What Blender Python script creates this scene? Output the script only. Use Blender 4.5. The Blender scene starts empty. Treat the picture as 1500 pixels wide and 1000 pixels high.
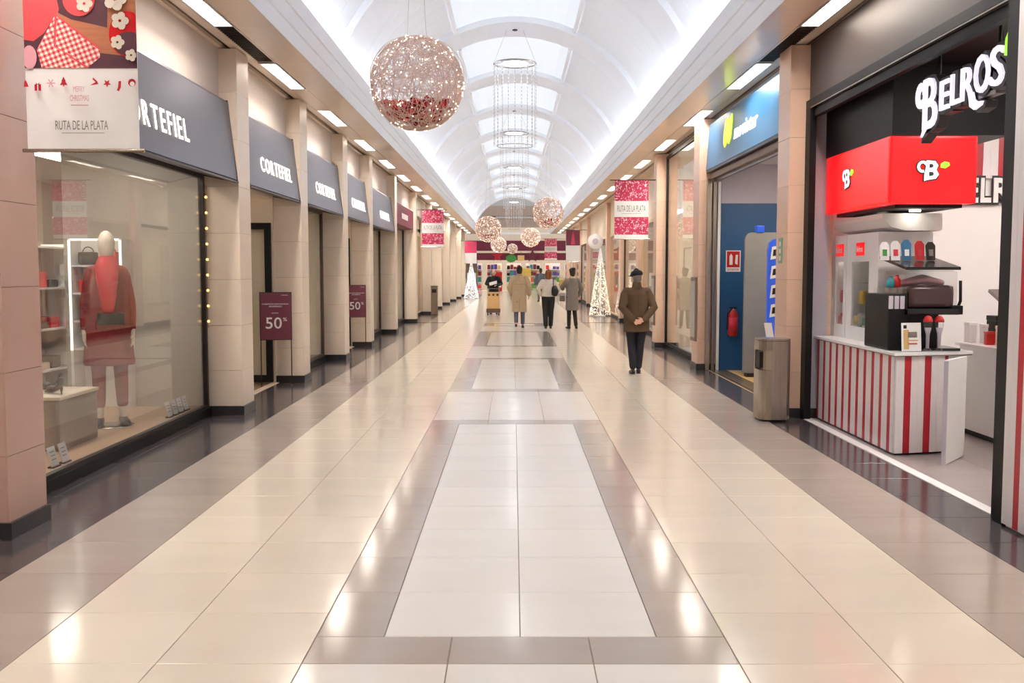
import bpy, bmesh, math, random
from mathutils import Vector, Matrix
random.seed(7)
PI = math.pi
scn = bpy.context.scene
C = scn.collection

# ------------------------------------------------------------------ camera
FPX, CAMX, CAMH = 1440.0, -0.03, 1.61
cd = bpy.data.cameras.new('camera'); cam = bpy.data.objects.new('camera', cd); C.objects.link(cam)
cd.sensor_width = 36; cd.lens = FPX * 36 / 1500; cd.clip_end = 400; cd.clip_start = .05
cam.location = (CAMX, 0, CAMH)
cam.rotation_euler = (PI / 2 - math.atan(104 / FPX), 0, math.atan(2 / FPX))
scn.camera = cam
# ------------------------------------------------------------------ world, exposure
w = bpy.data.worlds.new('world'); scn.world = w; w.use_nodes = True
w.node_tree.nodes['Background'].inputs[0].default_value = (.80, .88, 1, 1)
w.node_tree.nodes['Background'].inputs[1].default_value = 1.0
vs = scn.view_settings
vs.view_transform = 'Standard'; vs.look = 'None'; vs.gamma = 1; vs.use_curve_mapping = False
vs.exposure = 0.62
scn.cycles.use_denoising = True
scn.cycles.max_bounces = 7; scn.cycles.diffuse_bounces = 5; scn.cycles.glossy_bounces = 4; scn.cycles.transparent_max_bounces = 14
scn.cycles.caustics_reflective = False; scn.cycles.caustics_refractive = False
scn.cycles.sample_clamp_indirect = 6

SKY_E, LAMP_E, ADDED_E = .44, 57.0, 13.5       # skylight panes, soffit tubes, light strips added for the vault

def area_light(name, loc, sx, sy, watts, col=(1, .93, .84), rot=(0, 0, 0)):
    l = bpy.data.lights.new(name, 'AREA'); l.shape = 'RECTANGLE'; l.size = sx; l.size_y = sy
    l.energy = watts; l.color = col
    o = bpy.data.objects.new(name, l); C.objects.link(o); o.location = loc; o.rotation_euler = rot
    return o

# ------------------------------------------------------------------ materials
def lin(c):
    if isinstance(c, str):
        c = tuple(int(c[i:i + 2], 16) / 255 for i in (0, 2, 4))
    return tuple((x / 12.92 if x <= .04045 else ((x + .055) / 1.055) ** 2.4) for x in c)

def nmat(name):
    m = bpy.data.materials.new(name); m.use_nodes = True
    nt = m.node_tree; return m, nt, nt.nodes, nt.links, nt.nodes['Principled BSDF']

def mat(name, col, rough=.5, metal=0, var=.06, scale=6, stretch=(1, 1, 1), emit=0, ecol=None, bump=0, rnd=0, spec=.5, coat=0):
    m, nt, N, L, b = nmat(name)
    c = lin(col)
    b.inputs['Roughness'].default_value = rough; b.inputs['Metallic'].default_value = metal
    b.inputs['Specular IOR Level'].default_value = spec; b.inputs['Coat Weight'].default_value = coat
    b.inputs['Coat Roughness'].default_value = .08
    tc = N.new('ShaderNodeTexCoord'); mp = N.new('ShaderNodeMapping'); mp.inputs['Scale'].default_value = stretch
    nz = N.new('ShaderNodeTexNoise'); nz.inputs['Scale'].default_value = scale; nz.inputs['Detail'].default_value = 5
    L.new(tc.outputs['Object'], mp.inputs[0]); L.new(mp.outputs[0], nz.inputs['Vector'])
    mx = N.new('ShaderNodeMix'); mx.data_type = 'RGBA'
    mx.inputs[6].default_value = (*[x * (1 - var) for x in c], 1); mx.inputs[7].default_value = (*[min(1, x * (1 + var)) for x in c], 1)
    L.new(nz.outputs['Fac'], mx.inputs[0])
    out = mx.outputs[2]
    if rnd:
        oi = N.new('ShaderNodeObjectInfo'); mr = N.new('ShaderNodeMapRange'); mr.inputs[3].default_value = 1 - rnd; mr.inputs[4].default_value = 1 + rnd
        L.new(oi.outputs['Random'], mr.inputs[0])
        hs = N.new('ShaderNodeHueSaturation'); L.new(mr.outputs[0], hs.inputs['Value']); L.new(out, hs.inputs['Color']); out = hs.outputs[0]
        add = N.new('ShaderNodeVectorMath'); add.operation = 'MULTIPLY_ADD'; L.new(oi.outputs['Random'], add.inputs[0])
        add.inputs[1].default_value = (37, 21, 11); L.new(tc.outputs['Object'], add.inputs[2]); L.new(add.outputs[0], mp.inputs[0])
    L.new(out, b.inputs['Base Color'])
    if bump:
        bp = N.new('ShaderNodeBump'); bp.inputs['Strength'].default_value = bump; bp.inputs['Distance'].default_value = .01
        L.new(nz.outputs['Fac'], bp.inputs['Height']); L.new(bp.outputs[0], b.inputs['Normal'])
    if emit:
        b.inputs['Emission Color'].default_value = (*lin(ecol or col), 1); b.inputs['Emission Strength'].default_value = emit
    return m

def glass_mat(name, tint=(1, 1, 1), f0=.05, gain=1.0, rough=0.0):
    m, nt, N, L, b = nmat(name); N.remove(b)
    out = N['Material Output']
    tr = N.new('ShaderNodeBsdfTransparent'); tr.inputs[0].default_value = (*tint, 1)
    gl = N.new('ShaderNodeBsdfGlossy'); gl.inputs['Roughness'].default_value = rough
    lw = N.new('ShaderNodeLayerWeight'); lw.inputs[0].default_value = .5
    p = N.new('ShaderNodeMath'); p.operation = 'POWER'; p.inputs[1].default_value = 3.2; L.new(lw.outputs['Facing'], p.inputs[0])
    q = N.new('ShaderNodeMath'); q.operation = 'MULTIPLY_ADD'; q.use_clamp = True; q.inputs[1].default_value = gain; q.inputs[2].default_value = f0; L.new(p.outputs[0], q.inputs[0])
    mx = N.new('ShaderNodeMixShader'); L.new(q.outputs[0], mx.inputs[0]); L.new(tr.outputs[0], mx.inputs[1]); L.new(gl.outputs[0], mx.inputs[2])
    L.new(mx.outputs[0], out.inputs[0]); return m

def scribble_mat(name, col, col2):                # festive print: white doodles on a pink ground
    m, nt, N, L, b = nmat(name); b.inputs['Roughness'].default_value = .6
    tc = N.new('ShaderNodeTexCoord')
    vo = N.new('ShaderNodeTexVoronoi'); vo.feature = 'DISTANCE_TO_EDGE'; vo.inputs['Scale'].default_value = 19
    nz = N.new('ShaderNodeTexNoise'); nz.inputs['Scale'].default_value = 24; nz.inputs['Detail'].default_value = 1
    nz2 = N.new('ShaderNodeTexNoise'); nz2.inputs['Scale'].default_value = 9
    for n in (vo, nz, nz2): L.new(tc.outputs['Object'], n.inputs['Vector'])
    a = N.new('ShaderNodeMath'); a.operation = 'LESS_THAN'; a.inputs[1].default_value = .045; L.new(vo.outputs['Distance'], a.inputs[0])
    g = N.new('ShaderNodeMath'); g.operation = 'GREATER_THAN'; g.inputs[1].default_value = .53; L.new(nz2.outputs['Fac'], g.inputs[0])
    ml = N.new('ShaderNodeMath'); ml.operation = 'MULTIPLY'; L.new(a.outputs[0], ml.inputs[0]); L.new(g.outputs[0], ml.inputs[1])
    d = N.new('ShaderNodeMath'); d.operation = 'GREATER_THAN'; d.inputs[1].default_value = .64; L.new(nz.outputs['Fac'], d.inputs[0])
    mxm = N.new('ShaderNodeMath'); mxm.operation = 'MAXIMUM'; L.new(ml.outputs[0], mxm.inputs[0]); L.new(d.outputs[0], mxm.inputs[1])
    mx = N.new('ShaderNodeMix'); mx.data_type = 'RGBA'; mx.inputs[6].default_value = (*lin(col), 1); mx.inputs[7].default_value = (*lin(col2), 1)
    L.new(mxm.outputs[0], mx.inputs[0]); L.new(mx.outputs[2], b.inputs['Base Color']); return m

def check_mat(name, ca, cb, cc, sc, ax='X', ay='Z'):   # gingham print
    m, nt, N, L, b = nmat(name); b.inputs['Roughness'].default_value = .6
    tc = N.new('ShaderNodeTexCoord'); sp = N.new('ShaderNodeSeparateXYZ'); mp = N.new('ShaderNodeMapping')
    mp.inputs['Scale'].default_value = (sc, sc, sc); mp.inputs['Rotation'].default_value = (0, .35, 0)
    L.new(tc.outputs['Object'], mp.inputs[0]); L.new(mp.outputs[0], sp.inputs[0])
    fs = []
    for a in (ax, ay):
        f = N.new('ShaderNodeMath'); f.operation = 'FRACT'; L.new(sp.outputs[a], f.inputs[0])
        g = N.new('ShaderNodeMath'); g.operation = 'GREATER_THAN'; g.inputs[1].default_value = .5; L.new(f.outputs[0], g.inputs[0]); fs.append(g)
    ad = N.new('ShaderNodeMath'); ad.operation = 'ADD'; L.new(fs[0].outputs[0], ad.inputs[0]); L.new(fs[1].outputs[0], ad.inputs[1])
    hf = N.new('ShaderNodeMath'); hf.operation = 'MULTIPLY'; hf.inputs[1].default_value = .5; L.new(ad.outputs[0], hf.inputs[0])
    cr = N.new('ShaderNodeValToRGB'); cr.color_ramp.interpolation = 'CONSTANT'
    e = cr.color_ramp.elements; e[0].color = (*lin(ca), 1); e[1].position = .7; e[1].color = (*lin(cc), 1); x = e.new(.3); x.color = (*lin(cb), 1)
    L.new(hf.outputs[0], cr.inputs[0]); L.new(cr.outputs[0], b.inputs['Base Color']); return m

M = {}
def defm(k, *a, **kw): M[k] = mat(k, *a, **kw)
defm('tile_beige', 'E8DCCA', .13, var=.05, scale=2.2, stretch=(.6, 2, 1), rnd=.025, spec=.4)
defm('tile_white', 'ECE6DD', .13, var=.04, scale=2.2, stretch=(.6, 2, 1), rnd=.02, spec=.4)
defm('tile_grey', 'AC9F95', .13, var=.10, scale=2.6, stretch=(.5, 2, 1), rnd=.04, spec=.45)
defm('tile_dark', '4A4446', .15, var=.14, scale=3, stretch=(.5, 2, 1), rnd=.05, spec=.6)
defm('grout', '8C7E74', .8)
defm('stone', 'E6D5C2', .28, var=.06, scale=3.5, rnd=.02)
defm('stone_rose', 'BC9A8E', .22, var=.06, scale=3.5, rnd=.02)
defm('plinth', '2E2B2C', .3, var=.2)
defm('joint', '8E7666', .8)
defm('soffit', 'F0DCC6', .2, metal=.1, var=.04, scale=1.2)
defm('slot', '6B5B4C', .7)
defm('upper_wall', 'CDC1B8', .6, var=.03)
defm('vault', 'EEF1F3', .6, var=.015, scale=1.5)
defm('rib', 'F2F4F8', .55, var=.015)
defm('white_paint', 'ECEAEA', .5, var=.02)
defm('tube_glow', 'FFF6E6', .5, emit=LAMP_E, ecol='FFF7EE')
defm('louvre', 'D6D2CC', .35, metal=.6)
defm('sky_pane', '9CA3A4', .5, emit=SKY_E, ecol='EEF4FF')
defm('awning', '56545F', .32, metal=.2, var=.05, scale=1.5)
defm('black', '0B0A0B', .5, var=.2, spec=.3)
defm('black_gloss', '0A090A', .2)
defm('lintel', '4B423E', .42, metal=.4, var=.05)
defm('stone_pink', 'DDB9A0', .28, var=.07, scale=3.5, rnd=.02)
defm('dark_metal', '3A3330', .35, metal=.6)
defm('steel', 'A89E92', .24, metal=.95, var=.22, scale=3, stretch=(20, 20, .5))  # vertical streaks in the colour imitate highlights on the metal
defm('steel_dark', '8C8580', .35, metal=.9)
defm('letter_glow', 'FFF8F0', .5, emit=1.5, ecol='FFF3E4')
defm('wood', 'D8B795', .4, var=.12, scale=3, stretch=(8, 1, 1))
defm('wood_dark', '8A6A50', .4, var=.18, scale=3, stretch=(8, 1, 1))
defm('box_brown', '7C6755', .5, var=.12, scale=3, stretch=(1, 1, 10))
defm('cream', 'E5D3BB', .5, var=.03)
defm('store_wall', 'B5B0A8', .7, var=.05)
defm('store_grey', '98948E', .7, var=.05)
defm('white', 'F2F0EE', .4, var=.015)
defm('white_gloss', 'F4F2F1', .2, var=.015)
defm('card', 'EDEBEA', .6)
defm('burgundy', '6E2A3C', .45, var=.08)
defm('red_coat', '8C1420', .8, var=.25, scale=18, bump=.2)
defm('scarf', 'D63347', .7, var=.2, scale=10)
defm('mannequin', 'F1E4D4', .35, var=.02)
defm('red', 'C8121C', .22, var=.03)
defm('red_lit', 'D8141A', .25, emit=.55, ecol='E01018')
defm('stripe_red', 'B5192B', .35, var=.05)
defm('stripe_white', 'ECE6E6', .35, var=.02)
defm('kiosk_floor', '9D928F', .3, var=.08, scale=3, rnd=.02)
defm('leaf', '9BD63A', .5, emit=.6)
defm('outline', '2A2224', .5)
defm('movi_blue', '2B6F9C', .35, var=.04)
defm('movi_wall', '1F5384', .45, var=.05)
defm('movi_green', 'C4E03A', .4, emit=1.1)
defm('lavender', 'C3BBC6', .6)
defm('grey_panel', '8A867F', .5)
defm('screen_blue', '2050C0', .3, emit=.2, ecol='2C5FE0')
defm('safety_red', 'C42020', .3, var=.05)
defm('green_sign', '7FA48B', .5)
defm('ochre', 'C9A468', .5)
defm('pink', 'C53A62', .6, var=.05)
defm('copper', 'E6CBBC', .5)
defm('wire', 'BDB8B4', .5)
defm('tan', 'AA9484', .6)
defm('bulb', 'FFEBD2', .5, emit=7, ecol='FFE6CC')
defm('bulb_far', 'F6E4D4', .5, emit=1.5, ecol='FBE6D2')
defm('gold_bulb', 'F2CF86', .4, emit=1.2, ecol='F6C878')
defm('kiosk_glow', 'FFFAF4', .5, emit=24, ecol='FFF6EE')
defm('cove_glow', 'F4F6FF', .5, emit=ADDED_E, ecol='EAF1FF')
defm('window_glow', 'FFF0DC', .5, emit=10, ecol='FFF4E8')
defm('bulb_cool', 'FFFFFF', .5, emit=9, ecol='F4F8FF')
defm('bauble', 'C22A34', .2, rnd=.4)
defm('skin', 'D9A78C', .55, var=.06, scale=14)
defm('brown_cloth', '5A4430', .9, var=.22, scale=30, bump=.25)
defm('navy_cloth', '1C1C26', .85, var=.2, scale=25)
defm('black_cloth', '1A181A', .8, var=.2, scale=25)
defm('trench', 'B9A283', .8, var=.10, scale=14)
defm('trench_dark', '8C775C', .8)
defm('offwhite_cloth', 'DCD2C4', .8, var=.08, scale=12)
defm('grey_cloth', '7A7068', .9, var=.35, scale=40)
defm('blue_grey', '5A5E6E', .85, var=.15)
defm('leather', '1B191B', .35)
defm('shoe', '241D1C', .35)
defm('hair_dark', '33241E', .7, var=.3, scale=40)
defm('hair_red', '8C4E2C', .7, var=.3, scale=40)
defm('crate', 'E0B67C', .55, var=.12, scale=4, stretch=(1, 1, 6))
defm('brown', '5C4738', .5)
defm('yellow', 'E2BE5A', .6)
defm('maroon', '6E1B34', .5)
defm('green', '3F8E3A', .5)
defm('purple', '4F4592', .5)
defm('teal', '1F7F88', .4)
defm('slush', '3E1418', .25)
defm('slush_pink', 'D69AA4', .4)
defm('shadow_in', '57504A', .8)
defm('shop_glow', 'FFF4E4', .5, emit=13, ecol='FFF3E2')
M['glass'] = glass_mat('glass', (.95, .96, .95), .04, .6)
M['clear'] = glass_mat('clear', (.95, .96, .96), .06, .5)
M['banner_print'] = scribble_mat('banner_print', 'C02A55', 'F0D8DE')
M['gingham'] = check_mat('gingham', 'F2E6E0', 'E08A86', 'C02830', 34)
M['print_wood'] = mat('print_wood', 'AD6A48', .6, var=.35, scale=5, stretch=(1, 1, 14))
M['print_red'] = mat('print_red', 'D8434A', .6, var=.18, scale=9)
M['print_dark'] = mat('print_dark', '4A1C2C', .6, var=.3, scale=4)

# ------------------------------------------------------------------ helpers
class MB:
    """collects shapes given in world coordinates; build() links them as ONE mesh, relative to its owner's base point"""
    def __init__(s): s.v = []; s.f = []
    def add(s, vs, fs):
        n = len(s.v); s.v += [tuple(p) for p in vs]; s.f += [tuple(i + n for i in f) for f in fs]; return s
    def box(s, x0, x1, y0, y1, z0, z1):
        x0, x1 = sorted((x0, x1)); y0, y1 = sorted((y0, y1)); z0, z1 = sorted((z0, z1))
        return s.add([(x0, y0, z0), (x1, y0, z0), (x1, y1, z0), (x0, y1, z0), (x0, y0, z1), (x1, y0, z1), (x1, y1, z1), (x0, y1, z1)],
                     [(0, 3, 2, 1), (4, 5, 6, 7), (0, 1, 5, 4), (1, 2, 6, 5), (2, 3, 7, 6), (3, 0, 4, 7)])
    def bbox(s, x0, x1, y0, y1, z0, z1, b=.01):       # box with chamfered edges
        x0, x1 = sorted((x0, x1)); y0, y1 = sorted((y0, y1)); z0, z1 = sorted((z0, z1))
        bm = bmesh.new(); bmesh.ops.create_cube(bm, size=1)
        for v in bm.verts: v.co = Vector(((x0 + x1) / 2 + v.co.x * (x1 - x0), (y0 + y1) / 2 + v.co.y * (y1 - y0), (z0 + z1) / 2 + v.co.z * (z1 - z0)))
        bmesh.ops.bevel(bm, geom=bm.edges[:], offset=b, segments=2, profile=.7, affect='EDGES', clamp_overlap=True)
        bm.verts.index_update()
        s.add([v.co[:] for v in bm.verts], [[v.index for v in f.verts] for f in bm.faces]); bm.free(); return s
    def prism(s, poly, axis, a0, a1):                  # closed polygon extruded along an axis
        def P(p, a): return {'x': (a, p[0], p[1]), 'y': (p[0], a, p[1]), 'z': (p[0], p[1], a)}[axis]
        n = len(poly); vs = [P(p, a0) for p in poly] + [P(p, a1) for p in poly]
        fs = [tuple(range(n - 1, -1, -1)), tuple(range(n, 2 * n))] + [(i, (i + 1) % n, n + (i + 1) % n, n + i) for i in range(n)]
        return s.add(vs, fs)
    def slab(s, O, u, v, poly, t):                     # polygon in the plane O + a u + b v, thickness t along u x v
        O, u, v = Vector(O), Vector(u), Vector(v); nrm = u.cross(v).normalized() * t
        n = len(poly); vs = [O + u * a + v * b for a, b in poly]; vs += [p + nrm for p in vs]
        fs = [tuple(range(n - 1, -1, -1)), tuple(range(n, 2 * n))] + [(i, (i + 1) % n, n + (i + 1) % n, n + i) for i in range(n)]
        return s.add(vs, fs)
    def tube(s, pts, r, n=6, cap=True):
        pts = [Vector(p) for p in pts]; m = len(pts); base = len(s.v); rs = r if isinstance(r, (list, tuple)) else [r] * m
        up = None
        for i, p in enumerate(pts):
            t = (pts[min(i + 1, m - 1)] - pts[max(i - 1, 0)]).normalized()
            if up is None: up = t.orthogonal().normalized()
            up = (up - t * up.dot(t)); up = up.normalized() if up.length > 1e-6 else t.orthogonal().normalized()
            sd = t.cross(up)
            for k in range(n):
                a = 2 * PI * k / n; s.v.append(tuple(p + (up * math.cos(a) + sd * math.sin(a)) * rs[i]))
        for i in range(m - 1):
            for k in range(n):
                a, b = base + i * n + k, base + i * n + (k + 1) % n; s.f.append((a, b, b + n, a + n))
        if cap:
            s.f.append(tuple(base + k for k in range(n - 1, -1, -1))); s.f.append(tuple(base + (m - 1) * n + k for k in range(n)))
        return s
    def lathe(s, c, prof, n=16, sx=1, sy=1):           # profile of (radius, z) about the vertical through c
        base = len(s.v); m = len(prof)
        for r, z in prof:
            for k in range(n):
                a = 2 * PI * k / n; s.v.append((c[0] + sx * r * math.cos(a), c[1] + sy * r * math.sin(a), c[2] + z))
        for i in range(m - 1):
            for k in range(n):
                a, b = base + i * n + k, base + i * n + (k + 1) % n; s.f.append((a, b, b + n, a + n))
        s.f.append(tuple(base + k for k in range(n - 1, -1, -1))); s.f.append(tuple(base + (m - 1) * n + k for k in range(n)))
        return s
    def ball(s, c, r, n=10, m=7, sc=(1, 1, 1)):
        pr = [(max(1e-4, math.sin(PI * i / m)) * r, -math.cos(PI * i / m) * r * sc[2]) for i in range(m + 1)]
        return s.lathe(c, pr, n, sc[0], sc[1])
    def limb(s, rings, side=(1, 0, 0), n=12, flat=False):          # rings: (point, half width along side, half depth)
        base = len(s.v); m = len(rings); P = [Vector(r[0]) for r in rings]; side = Vector(side)
        rr = []
        for i in range(m):
            t = (P[min(i + 1, m - 1)] - P[max(i - 1, 0)]).normalized()
            sd = (side - t * side.dot(t)); sd = sd.normalized() if sd.length > 1e-5 else t.orthogonal().normalized()
            rr.append((P[i], sd, t.cross(sd), rings[i][1], rings[i][2], t))
        full = []
        p, sd, dp, a, b, t = rr[0]
        for f, q in (() if flat else ((.35, .85), (.75, .5))): full.append((p - t * min(a, b) * q, sd, dp, a * f, b * f))
        for r in rr: full.append(r[:5])
        p, sd, dp, a, b, t = rr[-1]
        for f, q in ((.75, .5), (.35, .85)): full.append((p + t * min(a, b) * q, sd, dp, a * f, b * f))
        for p, sd, dp, a, b in full:
            for k in range(n):
                an = 2 * PI * k / n; s.v.append(tuple(p + sd * a * math.cos(an) + dp * b * math.sin(an)))
        for i in range(len(full) - 1):
            for k in range(n):
                x, y = base + i * n + k, base + i * n + (k + 1) % n; s.f.append((x, y, y + n, x + n))
        s.f.append(tuple(base + k for k in range(n - 1, -1, -1))); s.f.append(tuple(base + (len(full) - 1) * n + k for k in range(n)))
        return s
    def mesh(s, name, m, O=(0, 0, 0), smooth=False):
        me = bpy.data.meshes.new(name); me.from_pydata([(a - O[0], b - O[1], c - O[2]) for a, b, c in s.v], [], s.f)
        bm = bmesh.new(); bm.from_mesh(me); bmesh.ops.recalc_face_normals(bm, faces=bm.faces[:]); bm.to_mesh(me); bm.free()
        me.materials.append(M[m] if isinstance(m, str) else m)
        if smooth: me.polygons.foreach_set('use_smooth', [True] * len(me.polygons))
        return me
    def build(s, name, m, parent=None, smooth=False, O=None):
        if O is None: O = base_of(parent) if parent else (0, 0, 0)
        o = bpy.data.objects.new(name, s.mesh(name, m, O, smooth)); C.objects.link(o)
        if parent: o.parent = parent
        else: o.location = O
        if smooth == 'auto': pass
        return o

def base_of(o):                                        # base point of the thing an object belongs to (children sit at the origin of it)
    x = Vector((0, 0, 0))
    while o: x += o.location; o = o.parent
    return tuple(x)
def tag(o, label=None, cat=None, group=None, kind=None):
    for k, v in (('label', label), ('category', cat), ('group', group), ('kind', kind)):
        if v: o[k] = v
    return o
def thing(name, label, cat, loc=(0, 0, 0), group=None, kind=None):
    o = bpy.data.objects.new(name, None); C.objects.link(o); o.location = loc; o.empty_display_size = .1
    return tag(o, label, cat, group, kind)
def struct(name, mb, m, label=None, O=(0, 0, 0), parent=None, smooth=False):
    o = mb.build(name, m, parent, smooth, None if parent else O)
    if not parent: tag(o, label, None, None, 'structure')
    return o
def struct_empty(name, label, loc=(0, 0, 0)):
    return thing(name, label, None, loc, None, 'structure')
def dup(root, loc, label=None, group=None, rot=None):
    def cp(o, par):
        c = o.copy(); C.objects.link(c); c.parent = par
        for ch in o.children: cp(ch, c)
        return c
    r = cp(root, None); r.location = loc
    if rot is not None: r.rotation_euler = rot
    if label: r['label'] = label
    if group: r['group'] = group
    return r
def inst(src, name, parent, loc):                      # a further piece sharing the mesh of the first
    o = bpy.data.objects.new(name, src if isinstance(src, bpy.types.Mesh) else src.data); C.objects.link(o); o.parent = parent; o.location = loc; return o

def font_polys(s, ext=0, off=0, shear=0):
    cu = bpy.data.curves.new('t', 'FONT'); cu.body = s; cu.extrude = ext; cu.offset = off; cu.shear = shear; cu.resolution_u = 3
    o = bpy.data.objects.new('t', cu); C.objects.link(o); bpy.context.view_layer.update()
    me = bpy.data.meshes.new_from_object(o.evaluated_get(bpy.context.evaluated_depsgraph_get()))
    vs = [v.co.copy() for v in me.vertices]; fs = [tuple(p.vertices) for p in me.polygons]
    bpy.data.objects.remove(o); bpy.data.curves.remove(cu); bpy.data.meshes.remove(me)
    return vs, fs
def lettering(name, s, m, parent, O, u, v, wid, hei, t=.002, each=False, gap=.08, off=0, bold=0):
    """flat or raised lettering fitted into wid x hei; O = lower left corner, u / v = unit right / up; each = one object per letter"""
    O, u, v = Vector(O), Vector(u).normalized(), Vector(v).normalized(); nrm = u.cross(v)
    items = []
    if each:
        x = 0; raw = []
        for ch in s:
            if ch == ' ': x += .35; continue
            vs, fs = font_polys(ch, .5, off + bold); a = min(p.x for p in vs); b = max(p.x for p in vs)
            raw.append(([Vector((p.x - a + x, p.y, p.z)) for p in vs], fs)); x += b - a + gap
    else:
        vs, fs = font_polys(s, .5, off + bold); raw = [(vs, fs)]
    allv = [p for r in raw for p in r[0]]
    x0, x1 = min(p.x for p in allv), max(p.x for p in allv); y0, y1 = min(p.y for p in allv), max(p.y for p in allv)
    out = []
    for vs, fs in raw:
        mb = MB(); mb.add([O + u * ((p.x - x0) / (x1 - x0) * wid) + v * ((p.y - y0) / (y1 - y0) * hei) + nrm * ((p.z + .5) * t) for p in vs], fs)
        o = mb.build(name, m, parent); out.append(o)
    return out
def circle(cx, cy, r, n=20, ry=None): return [(cx + r * math.cos(2 * PI * k / n), cy + (ry or r) * math.sin(2 * PI * k / n)) for k in range(n)]
def star(cx, cy, r, q=.42, n=5): return [(cx + (r if k % 2 == 0 else r * q) * math.sin(PI * k / n), cy + (r if k % 2 == 0 else r * q) * math.cos(PI * k / n)) for k in range(2 * n)]

# ================================================================== FLOOR
floor = struct('floor', MB().box(-3.5, 3.5, -10, 66, -.12, -.004), 'grout', 'polished floor of beige, grey and dark tiles laid in framed panels')
ROW0, PITCH = 3.93, .602
tiles = []                                             # (x0, x1, y0, y1, material)
def rows(a, b): return [ROW0 + PITCH * k for k in range(int(math.floor((a - ROW0) / PITCH)), int(math.ceil((b - ROW0) / PITCH)))]
for y in rows(-9.9, 30):
    for sg in (-1, 1):
        for a, b, m in ((.9, 1.5, 'tile_beige'), (1.5, 2.1, 'tile_beige'), (2.1, 2.7, 'tile_grey')):
            tiles.append((*sorted((sg * a, sg * b)), y, y + PITCH, m))
    tiles.append((-3.3, -2.7, y, y + PITCH, 'tile_dark')); tiles.append((-3.48, -3.3, y, y + PITCH, 'tile_dark'))
    tiles.append((2.7, 3.12, y, y + PITCH, 'tile_dark'))
    if y > 21: tiles.append((3.12, 3.48, y, y + PITCH, 'tile_dark'))
FR = [(-5.1, 1.45), (3.93, 10.54), (13.02, 18.1), (20.8, 26.0), (28.5, 30.1)]
for i, (a, b) in enumerate(FR):
    for x in (-.9, -.3, .3):
        for q in (a, b - .3): tiles.append((x, x + .6, q, q + .3, 'tile_grey'))
    n = max(1, round((b - a - .6) / .61)); h = (b - a - .6) / n
    for k in range(n):
        y = a + .3 + k * h
        for x0, x1, m in ((-.9, -.6, 'tile_grey'), (-.6, 0, 'tile_white'), (0, .6, 'tile_white'), (.6, .9, 'tile_grey')): tiles.append((x0, x1, y, y + h, m))
    if i + 1 < len(FR):
        g0, g1 = b, FR[i + 1][0]; n = round((g1 - g0) / .62); h = (g1 - g0) / n
        for k in range(n):
            for x in (-.9, -.3, .3): tiles.append((x, x + .6, g0 + k * h, g0 + (k + 1) * h, 'tile_white'))
def tile_shape(mb, x0, x1, y0, y1, g=.002, c=.0015):
    a, b, d, e = x0 + g, x1 - g, y0 + g, y1 - g
    mb.add([(a, d, -.008), (b, d, -.008), (b, e, -.008), (a, e, -.008), (a, d, -c), (b, d, -c), (b, e, -c), (a, e, -c),
            (a + c, d + c, 0), (b - c, d + c, 0), (b - c, e - c, 0), (a + c, e - c, 0)],
           [(0, 1, 5, 4), (1, 2, 6, 5), (2, 3, 7, 6), (3, 0, 4, 7), (4, 5, 9, 8), (5, 6, 10, 9), (6, 7, 11, 10), (7, 4, 8, 11), (8, 9, 10, 11)])
tiles.sort(key=lambda t: (t[2] < 3.2, t[2]))
cache = {}; rest = {}
for k, (x0, x1, y0, y1, m) in enumerate(tiles):
    if k < 298:
        key = (round(x1 - x0, 3), round(y1 - y0, 3), m)
        if key not in cache:
            mb = MB(); tile_shape(mb, -(x1 - x0) / 2, (x1 - x0) / 2, -(y1 - y0) / 2, (y1 - y0) / 2); cache[key] = mb.mesh('tile', m)
        inst(cache[key], 'tile', floor, ((x0 + x1) / 2, (y0 + y1) / 2, 0))
    else: tile_shape(rest.setdefault(m, MB()), x0, x1, y0, y1)
for x0, x1, m in ((-3.48, -2.7, 'tile_dark'), (-2.7, -2.1, 'tile_grey'), (-2.1, 2.1, 'tile_beige'), (2.1, 2.7, 'tile_grey'), (2.7, 3.48, 'tile_dark')):
    tile_shape(rest[m], x0, x1, 30.2 if abs(x0 + x1) > .1 else 30.3, 66)
for m, mb in rest.items(): tag(mb.build('distant_' + m.replace('tile_', '') + '_tiles', m, floor), kind='stuff')

# ================================================================== CEILING: vault, ribs, skylights, cornices, soffits
ZC, RV, TH = 3.698, 2.752, math.asin(2.60 / 2.752)
YA, YB = -10.0, 66.0
def arc(r0, r1, t0, t1, y0, y1, n):
    mb = MB(); ts = [t0 + (t1 - t0) * k / n for k in range(n + 1)]
    for t in ts:
        for r in (r0, r1):
            for y in (y0, y1): mb.v.append((r * math.sin(t), y, ZC + r * math.cos(t)))
    for k in range(n):
        a = 4 * k; b = a + 4
        mb.f += [(a, a + 1, b + 1, b), (a + 2, b + 2, b + 3, a + 3), (a, b, b + 2, a + 2), (a + 1, a + 3, b + 3, b + 1)]
    mb.f += [(0, 2, 3, 1), (4 * n, 4 * n + 1, 4 * n + 3, 4 * n + 2)]
    return mb
ceiling = struct('ceiling', arc(RV + .02, RV + .07, -TH, TH, YA, YB, 40), 'white_paint', 'white barrel vault with wide ribs and skylights along its crown')
RIBS = [19.2 + 4.95 * k for k in range(-6, 10)]
rib0 = arc(RV - .10, RV + .02, -TH, TH, 0, 1.2, 36).mesh('vault_rib', 'rib')
T1 = math.asin(1.13 / RV); BAY = 4.95 - 1.2
NP = 6; PW = BAY / NP
pan = {sg: arc(RV, RV + .015, sg * (T1 + .03), sg * (TH - .002), .004, PW - .004, 16).mesh('vault_panel', 'vault') for sg in (-1, 1)}
pane = arc(RV + .002, RV + .012, -T1, T1, .02, BAY - .02, 12).mesh('skylight_pane', 'sky_pane')
frm = {}
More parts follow.
